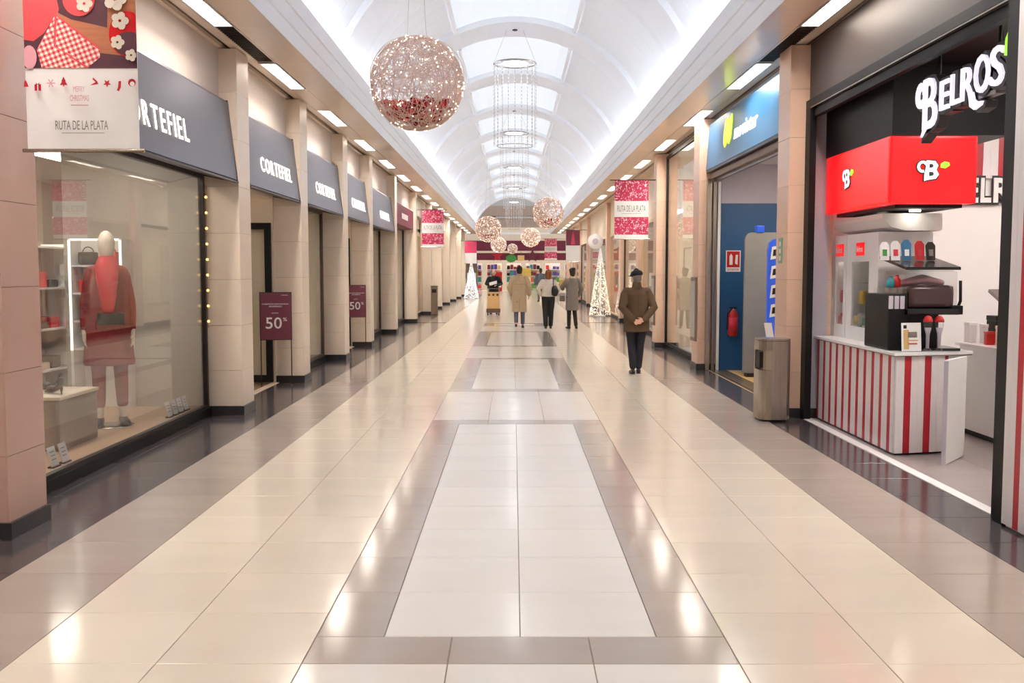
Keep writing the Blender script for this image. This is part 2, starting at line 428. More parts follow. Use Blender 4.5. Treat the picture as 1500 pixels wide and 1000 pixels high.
for sg in (-1, 1):
    mb = MB(); c, s_ = math.cos(T1 + .015), math.sin(T1 + .015)
    e = Vector((sg * s_, 0, c)); tn = Vector((sg * c, 0, -s_)); O = Vector((0, 0, ZC))
    q = [O + e * (RV - .10) - tn * .035, O + e * (RV - .10) + tn * .035, O + e * (RV + .02) + tn * .05, O + e * (RV + .02) - tn * .05]
    mb.prism([(p.x, p.z) for p in q], 'y', .12, BAY - .12); frm[sg] = mb.mesh('skylight_frame', 'rib')
for y in RIBS:
    inst(rib0, 'vault_rib', ceiling, (0, y, 0))
    if y + 1.2 + BAY > YB + 1: continue
    inst(pane, 'skylight_pane', ceiling, (0, y + 1.2, 0))
    for sg in (-1, 1):
        inst(frm[sg], 'skylight_frame', ceiling, (0, y + 1.2, 0))
        for k in range(NP): inst(pan[sg], 'vault_panel', ceiling, (0, y + 1.2 + k * PW, 0))
ZS = 4.03
for i, sg in enumerate((-1, 1)):
    pr = [(2.40, ZS - .004), (2.40, 4.20), (2.385, 4.215), (2.385, 4.38), (2.37, 4.395), (2.37, 4.59), (2.385, 4.60), (2.39, 4.545), (2.72, 4.545), (2.72, 4.16), (2.404, 4.16), (2.404, ZS - .004)]  # trough behind the lip shaped to hide the added light strips
    struct(f'trim_{i + 1}', MB().prism([(sg * a, b) for a, b in pr], 'y', YA, YB), 'rib', 'white stepped cornice between beige soffit and vault, ' + ('above the grey awnings' if sg < 0 else 'above the blue fascia and candy kiosk'))
LAMP0, LSTEP, LLEN = 11.72, 3.38, 1.63
LY = [LAMP0 + LSTEP * k for k in range(-6, 16)]
soffits = {}
LAMPLAB = {-1: {8: 'the mannequin window', 12: 'the nearest sale sign', 15: 'the window between the sale signs', 18: 'the second sale sign', 22: 'the farthest grey awning', 25: 'the pillar where the awnings end', 29: 'the purple-brown fascia', 32: 'the window past the red banner'},
           1: {8: 'the candy kiosk', 12: 'the blue fascia beside the kiosk', 15: 'the blue fascia beside the tall window', 18: 'the tall window', 22: 'the doodle banner pillar', 25: 'the pillar behind the man in brown', 35: 'the glittering light tree'}}
for sg, nm in ((-1, 'left'), (1, 'right')):
    so = struct(f'ceiling_soffit_{nm}', MB().box(sg * 2.42, sg * 3.52, YA, YB, ZS + .05, ZS + .12), 'slot', 'beige metal soffit ' + ('over the shops with grey awnings' if sg < 0 else 'over the kiosk and the blue fascia'))
    soffits[sg] = so
    pm = MB().box(sg * 2.405, sg * 2.795, .003, LSTEP / 2 - .003, ZS, ZS + .04).mesh('soffit_panel', 'soffit')
    pg = MB().box(sg * 2.80, sg * 3.02, 0, LSTEP - LLEN, ZS, ZS + .04).mesh('soffit_panel', 'soffit')
    po = MB().box(sg * 3.025, sg * 3.12, .003, LSTEP / 2 - .003, ZS, ZS + .04).mesh('soffit_panel', 'soffit')
    pw = MB().box(sg * 3.20, sg * 3.5, .003, LSTEP / 2 - .003, ZS, ZS + .04).mesh('soffit_panel', 'soffit')
    for y in LY:
        for q in (0, LSTEP / 2):
            inst(pm, 'soffit_panel', so, (0, y + q, 0)); inst(po, 'soffit_panel', so, (0, y + q, 0)); inst(pw, 'soffit_panel', so, (0, y + q, 0))
        if not (-9 < y < 9.5): inst(pg, 'soffit_panel', so, (0, y + LLEN, 0))
        elif y < 7: inst(pg, 'soffit_panel', so, (0, y + LLEN, 0))
    # recessed tube lights
    first = None
    for y in LY:
        if y > 64 or y < -6: continue
        lb = 'recessed fluorescent light in the soffit above the grey awnings and left shopfronts' if sg < 0 else 'recessed fluorescent light in the soffit above the blue fascia and candy kiosk'
        lb = 'recessed tube light in the soffit ' + ('on the grey awning side' if sg < 0 else 'on the candy kiosk side')
        if first is None:
            first = thing('ceiling_light', lb, 'light', (sg * 2.91, y, ZS), 'recessed lights, ' + nm + ' soffit')
            x0, x1 = sg * 2.805, sg * 3.015
            MB().box(x0, x1, y + .005, y + .03, ZS - .006, ZS + .04).box(x0, x1, y + LLEN - .03, y + LLEN - .005, ZS - .006, ZS + .04).box(x0, x0 + sg * .02, y + .03, y + LLEN - .03, ZS - .006, ZS + .04).box(x1 - sg * .02, x1, y + .03, y + LLEN - .03, ZS - .006, ZS + .04).build('frame', 'louvre', first)
            MB().box(x0 + sg * .02, x1 - sg * .02, y + .03, y + LLEN - .03, ZS + .036, ZS + .045).build('diffuser', 'tube_glow', first)
            for q in (.063, .105, .147): MB().box(x0 + sg * (q - .002), x0 + sg * (q + .002), y + .03, y + LLEN - .03, ZS + .002, ZS + .036).build('reflector_fin', 'white_paint', first)  # fins added to keep the lamp light off the upper walls
            mb = MB()
            for k in range(1, 14): mb.box(x0 + sg * .02, x1 - sg * .02, y + .03 + k * .112, y + .036 + k * .112, ZS + .002, ZS + .022)
            tag(mb.build('louvre_blades', 'louvre', first), kind='stuff')
        else: lo = dup(first, (sg * 2.91, y, ZS))
        wh = LAMPLAB[sg].get(round(y))
        if wh and first is not None: (lo if y > LY[2] else first)['label'] = 'recessed tube light in the soffit above ' + wh
    # louvred air vent between the two nearest lights
    y = LY[5] + LLEN
    v = thing('air_vent', 'dark louvred air vent in the soffit, ' + ('above the shop window with the mannequin' if sg < 0 else 'above the candy kiosk'), 'vent', (sg * 2.91, y, ZS))
    MB().box(sg * 2.805, sg * 3.015, y + .02, y + 1.7, ZS + .03, ZS + .04).build('backing', 'slot', v)
    MB().box(sg * 2.80, sg * 2.82, y + .02, y + 1.7, ZS - .003, ZS + .03).box(sg * 3.0, sg * 3.02, y + .02, y + 1.7, ZS - .003, ZS + .03).build('frame', 'soffit', v)
    sl = MB().box(sg * 2.82, sg * 3.0, 0, .012, ZS - .002, ZS + .028).mesh('slat', 'dark_metal', (sg * 2.91, 0, ZS))
    for k in range(24): inst(sl, 'slat', v, (0, .05 + k * .069, 0))

# unseen light strips added on the cornice ledges to brighten the vault
for sg in (-1, 1):
    cv = thing('cove_light', 'slim cove light strip lying on the cornice ledge, ' + ('above the grey awnings' if sg < 0 else 'above the candy kiosk and blue fascia'), 'light', (sg * 2.42, 28, 4.55))
    MB().box(sg * 2.395, sg * 2.455, YA + .3, YB - .3, 4.546, 4.556).build('housing', 'white_paint', cv)
    mb = MB()
    for k in range(38): mb.prism([(sg * 2.40, 4.556), (sg * 2.455, 4.556), (sg * 2.455, 4.605)], 'y', YA + .3 + k * 1.98, YA + 2.27 + k * 1.98)
    mb.build('diffuser', 'cove_glow', cv)

# ================================================================== WALLS and PILLARS
XL, XR = -3.05, 2.95
JZ = [.10, .50, 1.0, 1.51, 2.02, 2.53, 3.04, 3.55, 4.02]
pcache = {}
def pillar(sg, xf, y0, y1, label, panels=True, m='stone', xb=3.44):
    xf, xb = abs(xf) * sg, xb * sg
    t = thing('pillar', label, 'pillar', ((xf + xb) / 2, (y0 + y1) / 2, 0), None)
    e = .012
    MB().box(xf - sg * .018, xb, y0 - .018, y1 + .018, 0, .10).build('plinth', 'plinth', t)
    if not panels:
        MB().box(xf, xb, y0, y1, .10, 4.02).build('shaft', m, t); return t
    MB().box(xf + sg * e, xb, y0 + e, y1 - e, .10, 4.02).build('core', 'joint', t)
    for a, b in zip(JZ, JZ[1:]):
        a += .0015; b -= .0015
        for kind in ('front', 'near', 'far'):
            if kind == 'front': dim = (e, y1 - y0, b - a); c = (xf + sg * e / 2, (y0 + y1) / 2)
            else:
                wd = abs(xb - xf) - e; dim = (wd, e, b - a); c = (xf + sg * (e + wd / 2), y0 + e / 2 if kind == 'near' else y1 - e / 2)
            key = tuple(round(q, 3) for q in dim) + (m,)
            if key not in pcache: pcache[key] = MB().bbox(-dim[0] / 2, dim[0] / 2, -dim[1] / 2, dim[1] / 2, -dim[2] / 2, dim[2] / 2, .002).mesh('stone_panel', m)
            o = inst(pcache[key], 'stone_panel', t, (0, 0, 0)); L = t.location
            o.location = (c[0] - L.x, c[1] - L.y, (a + b) / 2 - L.z)
    return t
PLY = [(5.80, 6.27), (10.90, 11.37), (14.08, 14.55), (17.60, 18.07), (20.80, 21.27), (25.2, 25.67), (30.6, 31.07), (36.2, 36.67), (41.4, 41.87), (46.5, 46.97), (51.6, 52.07), (56.7, 57.17), (61.8, 62.27)]
PLL = ['beige stone pillar behind the gift-box banner, beside the mannequin window', 'beige stone pillar between the mannequin window and the nearest sale sign', 'beige stone pillar just beyond the nearest burgundy sale sign',
       'beige stone pillar before the second burgundy sale sign', 'beige stone pillar just beyond the second burgundy sale sign', 'beige stone pillar at the far end of the grey awnings', 'beige pillar beside the red festive banner past the awnings',
       'beige pillar next to the slim floor bin past the red banner', 'beige pillar by the white shopfront with the dark doorpost', 'beige pillar past the white shopfront with the dark doorpost',
       'beige pillar behind the white cone tree', 'beige pillar past the white cone tree', 'last beige pillar before the end hall on the awning side']
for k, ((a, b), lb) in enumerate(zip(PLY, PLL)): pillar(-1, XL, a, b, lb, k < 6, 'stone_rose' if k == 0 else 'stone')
for k, (a, b, x, lb) in enumerate([(10.74, 11.20, 2.95, 'pinkish stone pillar between candy kiosk and the blue phone shop'), (15.90, 16.40, 2.95, 'beige stone pillar between the blue phone shop and a tall glass window'),
        (20.60, 21.05, 2.95, 'beige stone pillar with the pink doodle banner beside it'), (26.6, 27.05, 3.33, 'beige pillar behind the man in the brown jacket'), (31.0, 31.45, 3.33, 'beige pillar between pale panels beyond the man in brown'),
        (35.6, 36.05, 3.33, 'beige pillar in front of which the glittering light tree stands'), (45.0, 45.45, 3.33, 'beige pillar beyond the glittering light tree'), (50.5, 50.95, 3.33, 'second beige pillar beyond the glittering light tree'), (56, 56.45, 3.33, 'third beige pillar beyond the glittering light tree'), (61.5, 61.95, 3.33, 'last beige pillar before the end hall on the kiosk side')]):
    pillar(1, x, a, b, lb, k < 3, m='stone_pink', xb=3.48 if x > 3 else 3.44)
def quadwall(name, x0, x1, y0, y1, z0, z1, m, label): return struct(name, MB().box(x0, x1, y0, y1, z0, z1), m, label)
# upper strip of wall above the awnings, and behind the pillars
quadwall('wall_left', -3.5, -3.25, YA, 66, 3.44, ZS, 'upper_wall', 'pale upper wall strip above the grey awnings')
quadwall('wall_left_near', -3.5, -3.44, YA, 5.80, 0, 3.44, 'stone', 'stone wall before the first shop window')
quadwall('wall_back', -3.5, 3.5, -10.1, -10, 0, 6.6, 'cream', 'wall closing the hall behind the viewer')
quadwall('wall_right_near', 3.2, 3.5, YA, 5.2, 0, ZS, 'stone', 'stone wall on the kiosk side before the striped panel')

# ================================================================== helpers for shops
def shop_window(n, sg, x, y0, y1, z0, z1, label, fm='dark_metal', fw=.04, mull=0, sill=True, gm='glass'):
    t = struct_empty(f'window_{n}', label, (sg * x, (y0 + y1) / 2, 0))
    a, b = sg * (x - .02), sg * (x + .03)
    fr = MB().box(a, b, y0, y0 + fw, z0, z1).box(a, b, y1 - fw, y1, z0, z1).box(a, b, y0 + fw, y1 - fw, z1 - fw, z1).box(a, b, y0 + fw, y1 - fw, z0, z0 + fw * .6)
    fr.build('window_frame', fm, t)
    if sill: MB().box(sg * (x - .045), sg * (x + .04), y0, y1, 0, z0).build('window_sill', 'black', t)
    k = mull + 1; dy = (y1 - y0 - 2 * fw) / k
    for i in range(k):
        p = y0 + fw + i * dy
        MB().box(sg * (x + .002), sg * (x + .010), p + .002, p + dy - .002, z0 + fw * .6, z1 - fw).build('glass_pane', gm, t)
    return t
def glow_panel(x, y, z, sx, sy, label, group=None, m='shop_glow'):
    t = thing('ceiling_lamp', label, 'lamp', (x, y, z), group)
    MB().box(x - sx / 2 - .02, x + sx / 2 + .02, y - sy / 2 - .02, y + sy / 2 + .02, z - .02, z + .03).build('frame', 'white_paint', t)
    MB().box(x - sx / 2, x + sx / 2, y - sy / 2, y + sy / 2, z - .03, z - .021).build('diffuser', m, t)
    return t

# ================================================================== LEFT: long clothes shop with the grey awnings (y 6 to 25.4)
struct('floor_clothes_shop', MB().box(-8, -3.48, 5.6, 25.6, -.1, 0), 'wood_dark', 'brown wooden floor of the clothes shop')
quadwall('wall_clothes_shop_back', -8.1, -8, 5.6, 25.6, 0, 3.2, 'store_wall', 'greige back wall of the clothes shop')
quadwall('wall_clothes_shop_near', -8, -3.5, 5.5, 5.6, 0, 3.2, 'store_wall', 'greige side wall of the clothes shop next to the stone wall')
quadwall('wall_clothes_shop_far', -8, -3.5, 25.55, 25.65, 0, 3.2, 'cream', 'cream side wall closing the clothes shop')
quadwall('ceiling_clothes_shop', -8, -3.5, 5.6, 25.6, 3.1, 3.2, 'white_paint', 'white ceiling of the clothes shop')
for k, y in enumerate((8.2, 12.4, 16, 19.6, 23.4)):
    glow_panel(-5.7, y, 3.06, .5, 1.6, 'white ceiling lamp panel inside the clothes shop', 'clothes shop ceiling lamps')

glow_panel(-4.1, 8.4, 3.06, .35, 3.6, 'long warm lamp panel over the mannequin platform', None, 'window_glow')  # lamp panel put in to light up the window display
BAYS = [(6.27, 10.90), (11.37, 14.08), (14.55, 17.60), (18.07, 20.80), (21.27, 25.2)]
ALAB = ['over the mannequin window', 'over the doorway with the nearest sale sign', 'over the window between the two sale signs', 'over the doorway with the second sale sign', 'farthest along the row']
for k, (a, b) in enumerate(BAYS):
    t = thing('awning_sign', f'grey awning box with lit shop name, {ALAB[k]}', 'awning', (-3.2, (a + b) / 2, 2.58), 'grey awnings')
    y0, y1 = a + .03, b - .01
    MB().prism([(-3.43, 2.66), (-3.10, 2.58), (-3.06, 2.60), (-3.14, 3.42), (-3.16, 3.45), (-3.24, 3.45), (-3.43, 3.40)], 'y', y0 + .012, y1 - .012).build('casing', 'awning', t)
    for q in (y0, y1 - .012): MB().prism([(-3.44, 2.65), (-3.05, 2.565), (-3.15, 3.46), (-3.44, 3.46)], 'y', q, q + .012).build('end_trim', 'dark_metal', t)
    MB().box(-3.08, -3.045, y0, y1, 2.565, 2.585).build('bottom_rail', 'dark_metal', t)
    # lettering on the slanted face
    lw = 1.63; yc = {0: 8.53, 1: 12.82, 2: 16.16, 3: 19.55, 4: 23.5}[k]; h = .21 if k == 0 else .18
    up = Vector((-.08, 0, .82)).normalized(); O = Vector((-3.06, 0, 2.60)) + up * .21; O.y = yc - lw / 2; O.x += .004
    lettering('letter', 'CORTEFIEL', 'letter_glow', t, O, (0, 1, 0), up, lw, h, .006, each=True, gap=.26)

# --- bay A: display window with mannequin
shop_window(1, -1, 3.44, 6.30, 10.88, .09, 2.66, 'large shop window with black kerb in front of the mannequin display', 'dark_metal', .05)
pl = thing('display_platform', 'low pale wooden display platform behind the mannequin window', 'platform', (-4.3, 8.6, 0))
pc = MB().box(-5.0, -3.49, 0, .755, .055, .10).mesh('plank', 'wood', (-4.3, 0, 0))
for k in range(6): inst(pc, 'plank', pl, (0, 6.32 + k * .76 - 8.6, 0))
MB().box(-4.98, -3.50, 6.33, 10.86, 0, .055).build('base', 'wood', pl)
pa = thing('display_backdrop', 'greige backdrop panels standing behind the mannequin platform', 'backdrop', (-5.1, 8.0, 0))
for k in range(3): MB().box(-5.10, -5.04, 6.4 + k * 1.15, 7.52 + k * 1.15, 0, 2.75).build('panel', 'store_grey', pa)
MB().box(-5.12, -5.10, 6.4, 9.8, .02, 2.7).build('batten', 'store_wall', pa)
quadwall('wall_display_side', -5.0, -3.5, 10.90, 10.96, 0, 3.1, 'store_wall', 'greige side wall of the mannequin window')
# lit shelf racks behind the display
def rack(x, y0, y1, z1, label, n=4, cols=('brown', 'scarf', 'black_cloth', 'cream')):
    t = thing('lit_shelf_rack', label, 'shelf', (x, (y0 + y1) / 2, 0), 'lit shelf racks in the clothes shop')
    MB().box(x - .02, x, y0, y1, 0, z1).build('back_panel', 'store_grey', t)
    for y in (y0, y1):
        MB().box(x, x + .35, y - .02, y + .02, 0, z1).build('side_panel', 'white_paint', t)
        MB().box(x + .35, x + .362, y - .018, y + .018, .5, z1 - .02).build('light_strip', 'letter_glow', t)
    for k in range(n):
        z = .35 + k * (z1 - .4) / (n - 1); MB().box(x, x + .33, y0 + .02, y1 - .02, z - .012, z + .012).build('shelf', 'white_paint', t)
        if k < n - 1:
            for j in range(5):
                q = y0 + .1 + j * (y1 - y0 - .2) / 5; hh = random.uniform(.08, .22)
                f = tag(MB().bbox(x + .04, x + .28, q, q + (y1 - y0) / 7, z + .012, z + .012 + hh, .02).build('folded_clothes', cols[(k + j) % len(cols)], O=(x + .16, q, z + .012)), f'stack of folded clothes on a lit shelf rack', 'clothes', 'folded clothes on lit racks')
rack(-6.2, 11.2, 12.9, 1.95, 'white shelf rack with glowing edges behind the mannequin')
rack(-6.2, 8.9, 10.4, 2.1, 'white shelf rack with glowing edges behind the backdrop panels')
rack(-6.6, 15.6, 17.2, 2.1, 'white shelf rack with glowing edges behind the middle window')

# rack added behind the mannequin to imitate lit shelves reflected in the window
lr = thing('lit_wall_rack', 'white wall rack with glowing edges and shelves directly behind the mannequin', 'shelf', (-4.53, 10.8, .10))
MB().box(-4.82, -4.24, 10.87, 10.895, .10, 1.95).build('back_panel', 'white_paint', lr)
for x in (-4.82, -4.27):
    MB().box(x, x + .03, 10.60, 10.87, .10, 1.95).build('side_panel', 'white_paint', lr); MB().box(x + .005, x + .025, 10.588, 10.60, .75, 1.93).build('light_strip', 'letter_glow', lr)
MB().box(-4.79, -4.27, 10.588, 10.60, 1.93, 1.95).build('light_strip', 'letter_glow', lr)
for z in (.75, 1.05, 1.35, 1.65): MB().box(-4.79, -4.27, 10.62, 10.87, z, z + .02).build('shelf', 'white_paint', lr)
for k, (x, z, m) in enumerate(((-4.66, 1.07, 'black_cloth'), (-4.42, 1.07, 'brown'), (-4.66, 1.37, 'scarf'), (-4.42, 1.37, 'brown'), (-4.66, 1.67, 'hair_dark'), (-4.42, 1.67, 'scarf'), (-4.54, .77, 'black_cloth'))):
    t = thing('small_bag', ['black', 'brown', 'red', 'brown', 'dark brown', 'red', 'black'][k] + ' small bag on the ' + ['second', 'second', 'third', 'third', 'top', 'top', 'lowest'][k] + ' shelf behind the mannequin', 'bag', (x, 10.74, z), 'small bags behind the mannequin')
    MB().bbox(x - .09, x + .09, 10.68, 10.80, z, z + .14, .025).build('body', m, t); MB().tube([(x + .06 * math.cos(a), 10.74, z + .135 + .06 * math.sin(a)) for a in [PI * q / 8 for q in range(9)]], .006, 5).build('handle', m, t)
fb = thing('fairy_string', 'upright string of little gold lamps along the window edge by the pillar', 'light string', (-3.40, 10.84, 1.0))
MB().tube([(-3.402, 10.845, .98), (-3.402, 10.845, 2.45)], .003, 4).build('cord', 'dark_metal', fb)
gbm = MB().ball((0, 0, 0), .016, 8, 6).mesh('bulb', 'gold_bulb', smooth=True)
for k in range(9): inst(gbm, 'bulb', fb, (.004, 0, .05 + k * .17))
# shoe plinth with shoes
bx = thing('shoe_plinth', 'brown wooden display block with pale top in the mannequin window', 'plinth', (-4.2, 8.5, .10))
MB().bbox(-4.70, -3.80, 8.10, 8.85, .10, .53, .03).build('body', 'box_brown', bx)
MB().bbox(-4.70, -3.79, 8.09, 8.86, .53, .56, .008).build('top', 'cream', bx)
def heel_shoe(x, y, z, rz, m, label):
    t = thing('high_heel_shoe', label, 'shoe', (x, y, z), 'shoes on the brown block')
    MB().limb([((x - .02, y + .11, z + .012), .03, .010), ((x, y + .06, z + .014), .04, .012), ((x, y - .01, z + .035), .032, .010), ((x, y - .09, z + .085), .028, .012)], n=10).build('sole', m, t, True)
    MB().limb([((x, y + .10, z + .03), .030, .014), ((x, y + .05, z + .045), .036, .024)], n=10).build('toe_cap', m, t, True)
    MB().limb([((x, y - .10, z + .09), .030, .020), ((x, y - .11, z + .14), .028, .012)], n=10).build('heel_counter', m, t, True)
    MB().tube([(x, y - .10, z + .08), (x, y - .115, z)], [.014, .006], 8).build('heel', m, t, True)
    t.rotation_euler = (0, 0, rz); return t
heel_shoe(-3.95, 8.35, .56, .9, 'brown', 'brown high heel shoe standing on the brown block'); heel_shoe(-4.1, 8.62, .56, 1.2, 'shoe', 'dark high heel shoe standing on the brown block')
heel_shoe(-4.42, 8.4, .56, 2.2, 'shoe', 'black high heel shoe at the far side of the brown block')
bg = thing('handbag', 'dark handbag with looped handle on the brown block', 'bag', (-4.5, 8.68, .56))
MB().bbox(-4.62, -4.38, 8.63, 8.73, .56, .74, .03).build('body', 'leather', bg)
MB().tube([(-4.5 + .08 * math.cos(a), 8.68, .73 + .16 * math.sin(a)) for a in [PI * k / 10 for k in range(11)]], .008, 6).build('handle', 'leather', bg, True)
# price cards
def price_card(x, y, z, label, group):
    t = thing('price_card', label, 'card', (x, y, z), group)
    MB().slab((x, y, z + .01), (0, 1, 0), (-.25, 0, .97), [(0, 0), (.12, 0), (.12, .15), (0, .15)], .006).build('card', 'card', t)
    MB().box(x - .03, x + .02, y, y + .12, z, z + .012).build('foot', 'dark_metal', t)
    for k in range(3): MB().slab((x + .008 - .25 * (.05 + .03 * k), y + .02, z + .01 + .97 * (.05 + .03 * k)), (0, 1, 0), (-.25, 0, .97), [(0, 0), (.07, 0), (.07, .006), (0, .006)], .001).build('print_line', 'steel_dark', t)
    return t
for k in range(2): price_card(-3.56, 7.42 + k * .18, .10, 'white price card standing on the platform near the shoe block', 'price cards near the block')
for k in range(4): price_card(-3.57, 10.0 + k * .17, .10, 'white price card standing at the pillar end of the platform', 'price cards by the pillar')

# --- doorways B and D, windows C and E
def doorway(k, a, b, n):
    thr = struct(f'trim_{n + 4}', MB().box(-3.50, -3.40, a, b, -.003, .006), 'cream', 'pale threshold strip of a clothes shop doorway', (0, 0, 0))
    d = struct_empty(f'door_{n}', 'open glass door leaf in a black frame, ' + ('behind the nearest sale sign' if n == 1 else 'behind the second sale sign'), (-3.9, b - .12, 0))
    y = b - .14; x0, x1 = -4.35, -3.46; z1 = 2.28
    MB().box(x0, x0 + .09, y, y + .05, .02, z1).box(x1 - .09, x1, y, y + .05, .02, z1).box(x0 + .09, x1 - .09, y, y + .05, z1 - .09, z1).box(x0 + .09, x1 - .09, y, y + .05, .02, .12).build('door_frame', 'black', d)
    MB().box(x0 + .09, x1 - .09, y + .02, y + .03, .12, z1 - .09).build('glass_pane', 'glass', d)
    MB().tube([(x0 + .14, y - .04, .9), (x0 + .14, y - .04, 1.4)], .012, 8).build('handle', 'steel', d, True)
    quadwall(f'wall_door_return_{n}', -4.6, -3.44, b - .05, b, 0, 2.75, 'cream', 'cream return wall beside a doorway of the clothes shop')
    quadwall(f'wall_door_lintel_{n}', -3.60, -3.44, a, b, 2.62, 3.44, 'cream', 'cream lintel above a doorway of the clothes shop')
doorway(1, 11.37, 14.08, 1); doorway(3, 18.07, 20.80, 2)
def niche(n, a, b, lab):
    shop_window(n, -1, 3.44, a + .02, b - .02, .09, 2.66, lab, 'brown', .06)
    quadwall(f'wall_niche_{n}', -4.7, -3.47, b - .45, b - .02, 0, 2.75, 'cream', f'cream side panel inside the window, {lab.split(" with ")[0]}')
    st = thing('display_platform', f'low white display platform inside the {"middle" if n == 2 else "farthest"} window of the clothes shop', 'platform', (-4.1, (a + b) / 2, 0))
    MB().bbox(-4.7, -3.49, a + .05, b - .46, 0, .12, .01).build('base', 'white', st)
    return st
niche(2, 14.55, 17.60, 'shop window between the two sale signs with cream side panel')
niche(3, 21.27, 25.2, 'shop window past the second sale sign with cream side panel')
def torso_form(x, y, z, label, m):
    t = thing('dress_form', label, 'mannequin', (x, y, z), 'dress forms in the shop windows')
    MB().lathe((x, y, z), [(.13, 0), (.13, .015), (.02, .02), (.014, .75)], 14).build('stand', 'steel', t, True)
    MB().limb([((x, y, z + .70), .15, .10), ((x, y, z + .82), .17, .11), ((x, y, z + 1.0), .13, .09), ((x, y, z + 1.2), .17, .11), ((x, y, z + 1.34), .18, .08), ((x, y, z + 1.40), .07, .06), ((x, y, z + 1.48), .05, .05)], (0, 1, 0), 14).build('body', 'mannequin', t, True)
    MB().limb([((x, y, z + .45), .24, .17), ((x, y, z + .80), .19, .13), ((x, y, z + 1.0), .145, .105), ((x, y, z + 1.2), .185, .125), ((x, y, z + 1.33), .20, .095)], (0, 1, 0), 16).build('dress', m, t, True)
    return t
torso_form(-4.0, 15.2, .12, 'white dress form in the window between the sale signs', 'offwhite_cloth'); torso_form(-4.1, 16.3, .12, 'grey dress form in the window between the sale signs', 'grey_cloth')
torso_form(-4.0, 22.3, .12, 'red dress form in the window past the second sale sign', 'scarf'); torso_form(-4.1, 23.6, .12, 'pale dress form in the window past the second sale sign', 'offwhite_cloth')

# --- burgundy sale sign stands
def sale_stand(x0, y0, x1, y1, label):
    cx, cy = (x0 + x1) / 2, (y0 + y1) / 2
    t = thing('sale_sign_stand', label, 'sign', (cx, cy, 0), 'burgundy sale signs')
    O = Vector((x0, y0, 0)); u = Vector((x1 - x0, y1 - y0, 0)); W = u.length; u.normalize(); nn = u.cross(Vector((0, 0, 1)))
    bo = MB().slab(O + Vector((0, 0, .64)) - nn * .012, u, (0, 0, 1), [(.008, .008), (W - .008, .008), (W - .008, .662), (.008, .662)], .012).build('board', 'burgundy', t)
    fr = MB()
    for p in ([(0, 0), (W, 0), (W, .012), (0, .012)], [(0, .658), (W, .658), (W, .67), (0, .67)], [(0, .012), (.012, .012), (.012, .658), (0, .658)], [(W - .012, .012), (W, .012), (W, .658), (W - .012, .658)]): fr.slab(O + Vector((0, 0, .64)) - nn * .015, u, (0, 0, 1), p, .02)
    fr.build('frame', 'dark_metal', t)
    for q in (.012, W - .012):
        p = O + u * q; MB().tube([(p.x, p.y, .64), (p.x, p.y, .008)], .008, 6).build('leg', 'dark_metal', t)
        a = p + nn * .13; b = p - nn * .13; MB().tube([(a.x, a.y, .006), (b.x, b.y, .006)], .009, 6).build('foot', 'dark_metal', t)
    F = nn * .002
    def put(s, a, z, wd, h, m='card'): lettering('lettering', s, m, bo, O + u * a + F + Vector((0, 0, z)), u, (0, 0, 1), wd, h, .001, bold=.008)
    put('CAMPAÑA BENVENIDA', .035, 1.135, .36, .022); put('INVIERNO', .13, 1.100, .17, .022); put('HASTA', .165, 1.01, .09, .016)
    put('50', .08, .80, .22, .16); put('%', .315, .905, .055, .05); put('CORTEFIEL', .30, 1.262, .09, .010)
    return t
sale_stand(-3.55, 13.62, -3.13, 13.74, 'burgundy fifty percent sale sign on thin black legs in the nearest doorway')
sale_stand(-3.50, 20.35, -3.10, 20.47, 'burgundy fifty percent sale sign on thin legs in the farther doorway')

# ================================================================== LEFT: farther shops
quadwall('wall_far_left', -3.52, -3.48, 25.67, 66, 2.9, 3.44, 'cream', 'cream wall above the farther shopfronts past the awnings')
struct('floor_far_left_shops', MB().box(-6.5, -3.48, 25.67, 66, -.1, 0), 'kiosk_floor', 'grey floor of the farther shops past the awnings')
quadwall('ceiling_far_left_shops', -6.5, -3.48, 25.67, 66, 3.0, 3.1, 'white_paint', 'white ceiling of the farther shops past the awnings')
quadwall('wall_far_left_back', -6.6, -6.5, 25.67, 66, 0, 3.0, 'white', 'white back wall of the farther shops past the awnings')
FL = [('purple-brown fascia', 25.67, 30.6, 'dark_metal', 'store_wall'), ('warm timber lining', 31.07, 36.2, 'wood', 'wood'), ('white roller panel', 36.67, 41.4, 'white', 'white'), ('cream lining', 41.87, 46.5, 'cream', 'cream'),
      ('white interior', 46.97, 51.6, 'white', 'white'), ('dark doorpost', 52.07, 56.7, 'black', 'white'), ('pale interior', 57.17, 61.8, 'white', 'store_wall')]
for k, (lab, a, b, fm, wm) in enumerate(FL):
    n = 4 + k
    shop_window(n, -1, 3.44, a + .02, b - .02, .09, 2.9, f'shop window with {lab} past the grey awnings', fm, .07, 1)
    quadwall(f'wall_party_{n}', -6.5, -3.47, b + .05, b + .2, 0, 3.0, wm, f'side wall with {lab} between two farther shops')
    glow_panel(-4.9, (a + b) / 2, 2.96, .6, 2.4, 'white ceiling lamp panel in the farther shops past the awnings', 'far left shop lamps')
fs = thing('fascia_sign', 'purple-brown fascia panel just past the grey awnings', 'sign', (-3.2, 28.1, 2.86))
MB().bbox(-3.42, -3.12, 25.72, 30.55, 2.86, 3.42, .02).build('panel', 'maroon', fs); MB().box(-3.125, -3.11, 27.4, 28.9, 3.05, 3.2).build('plate', 'card', fs)
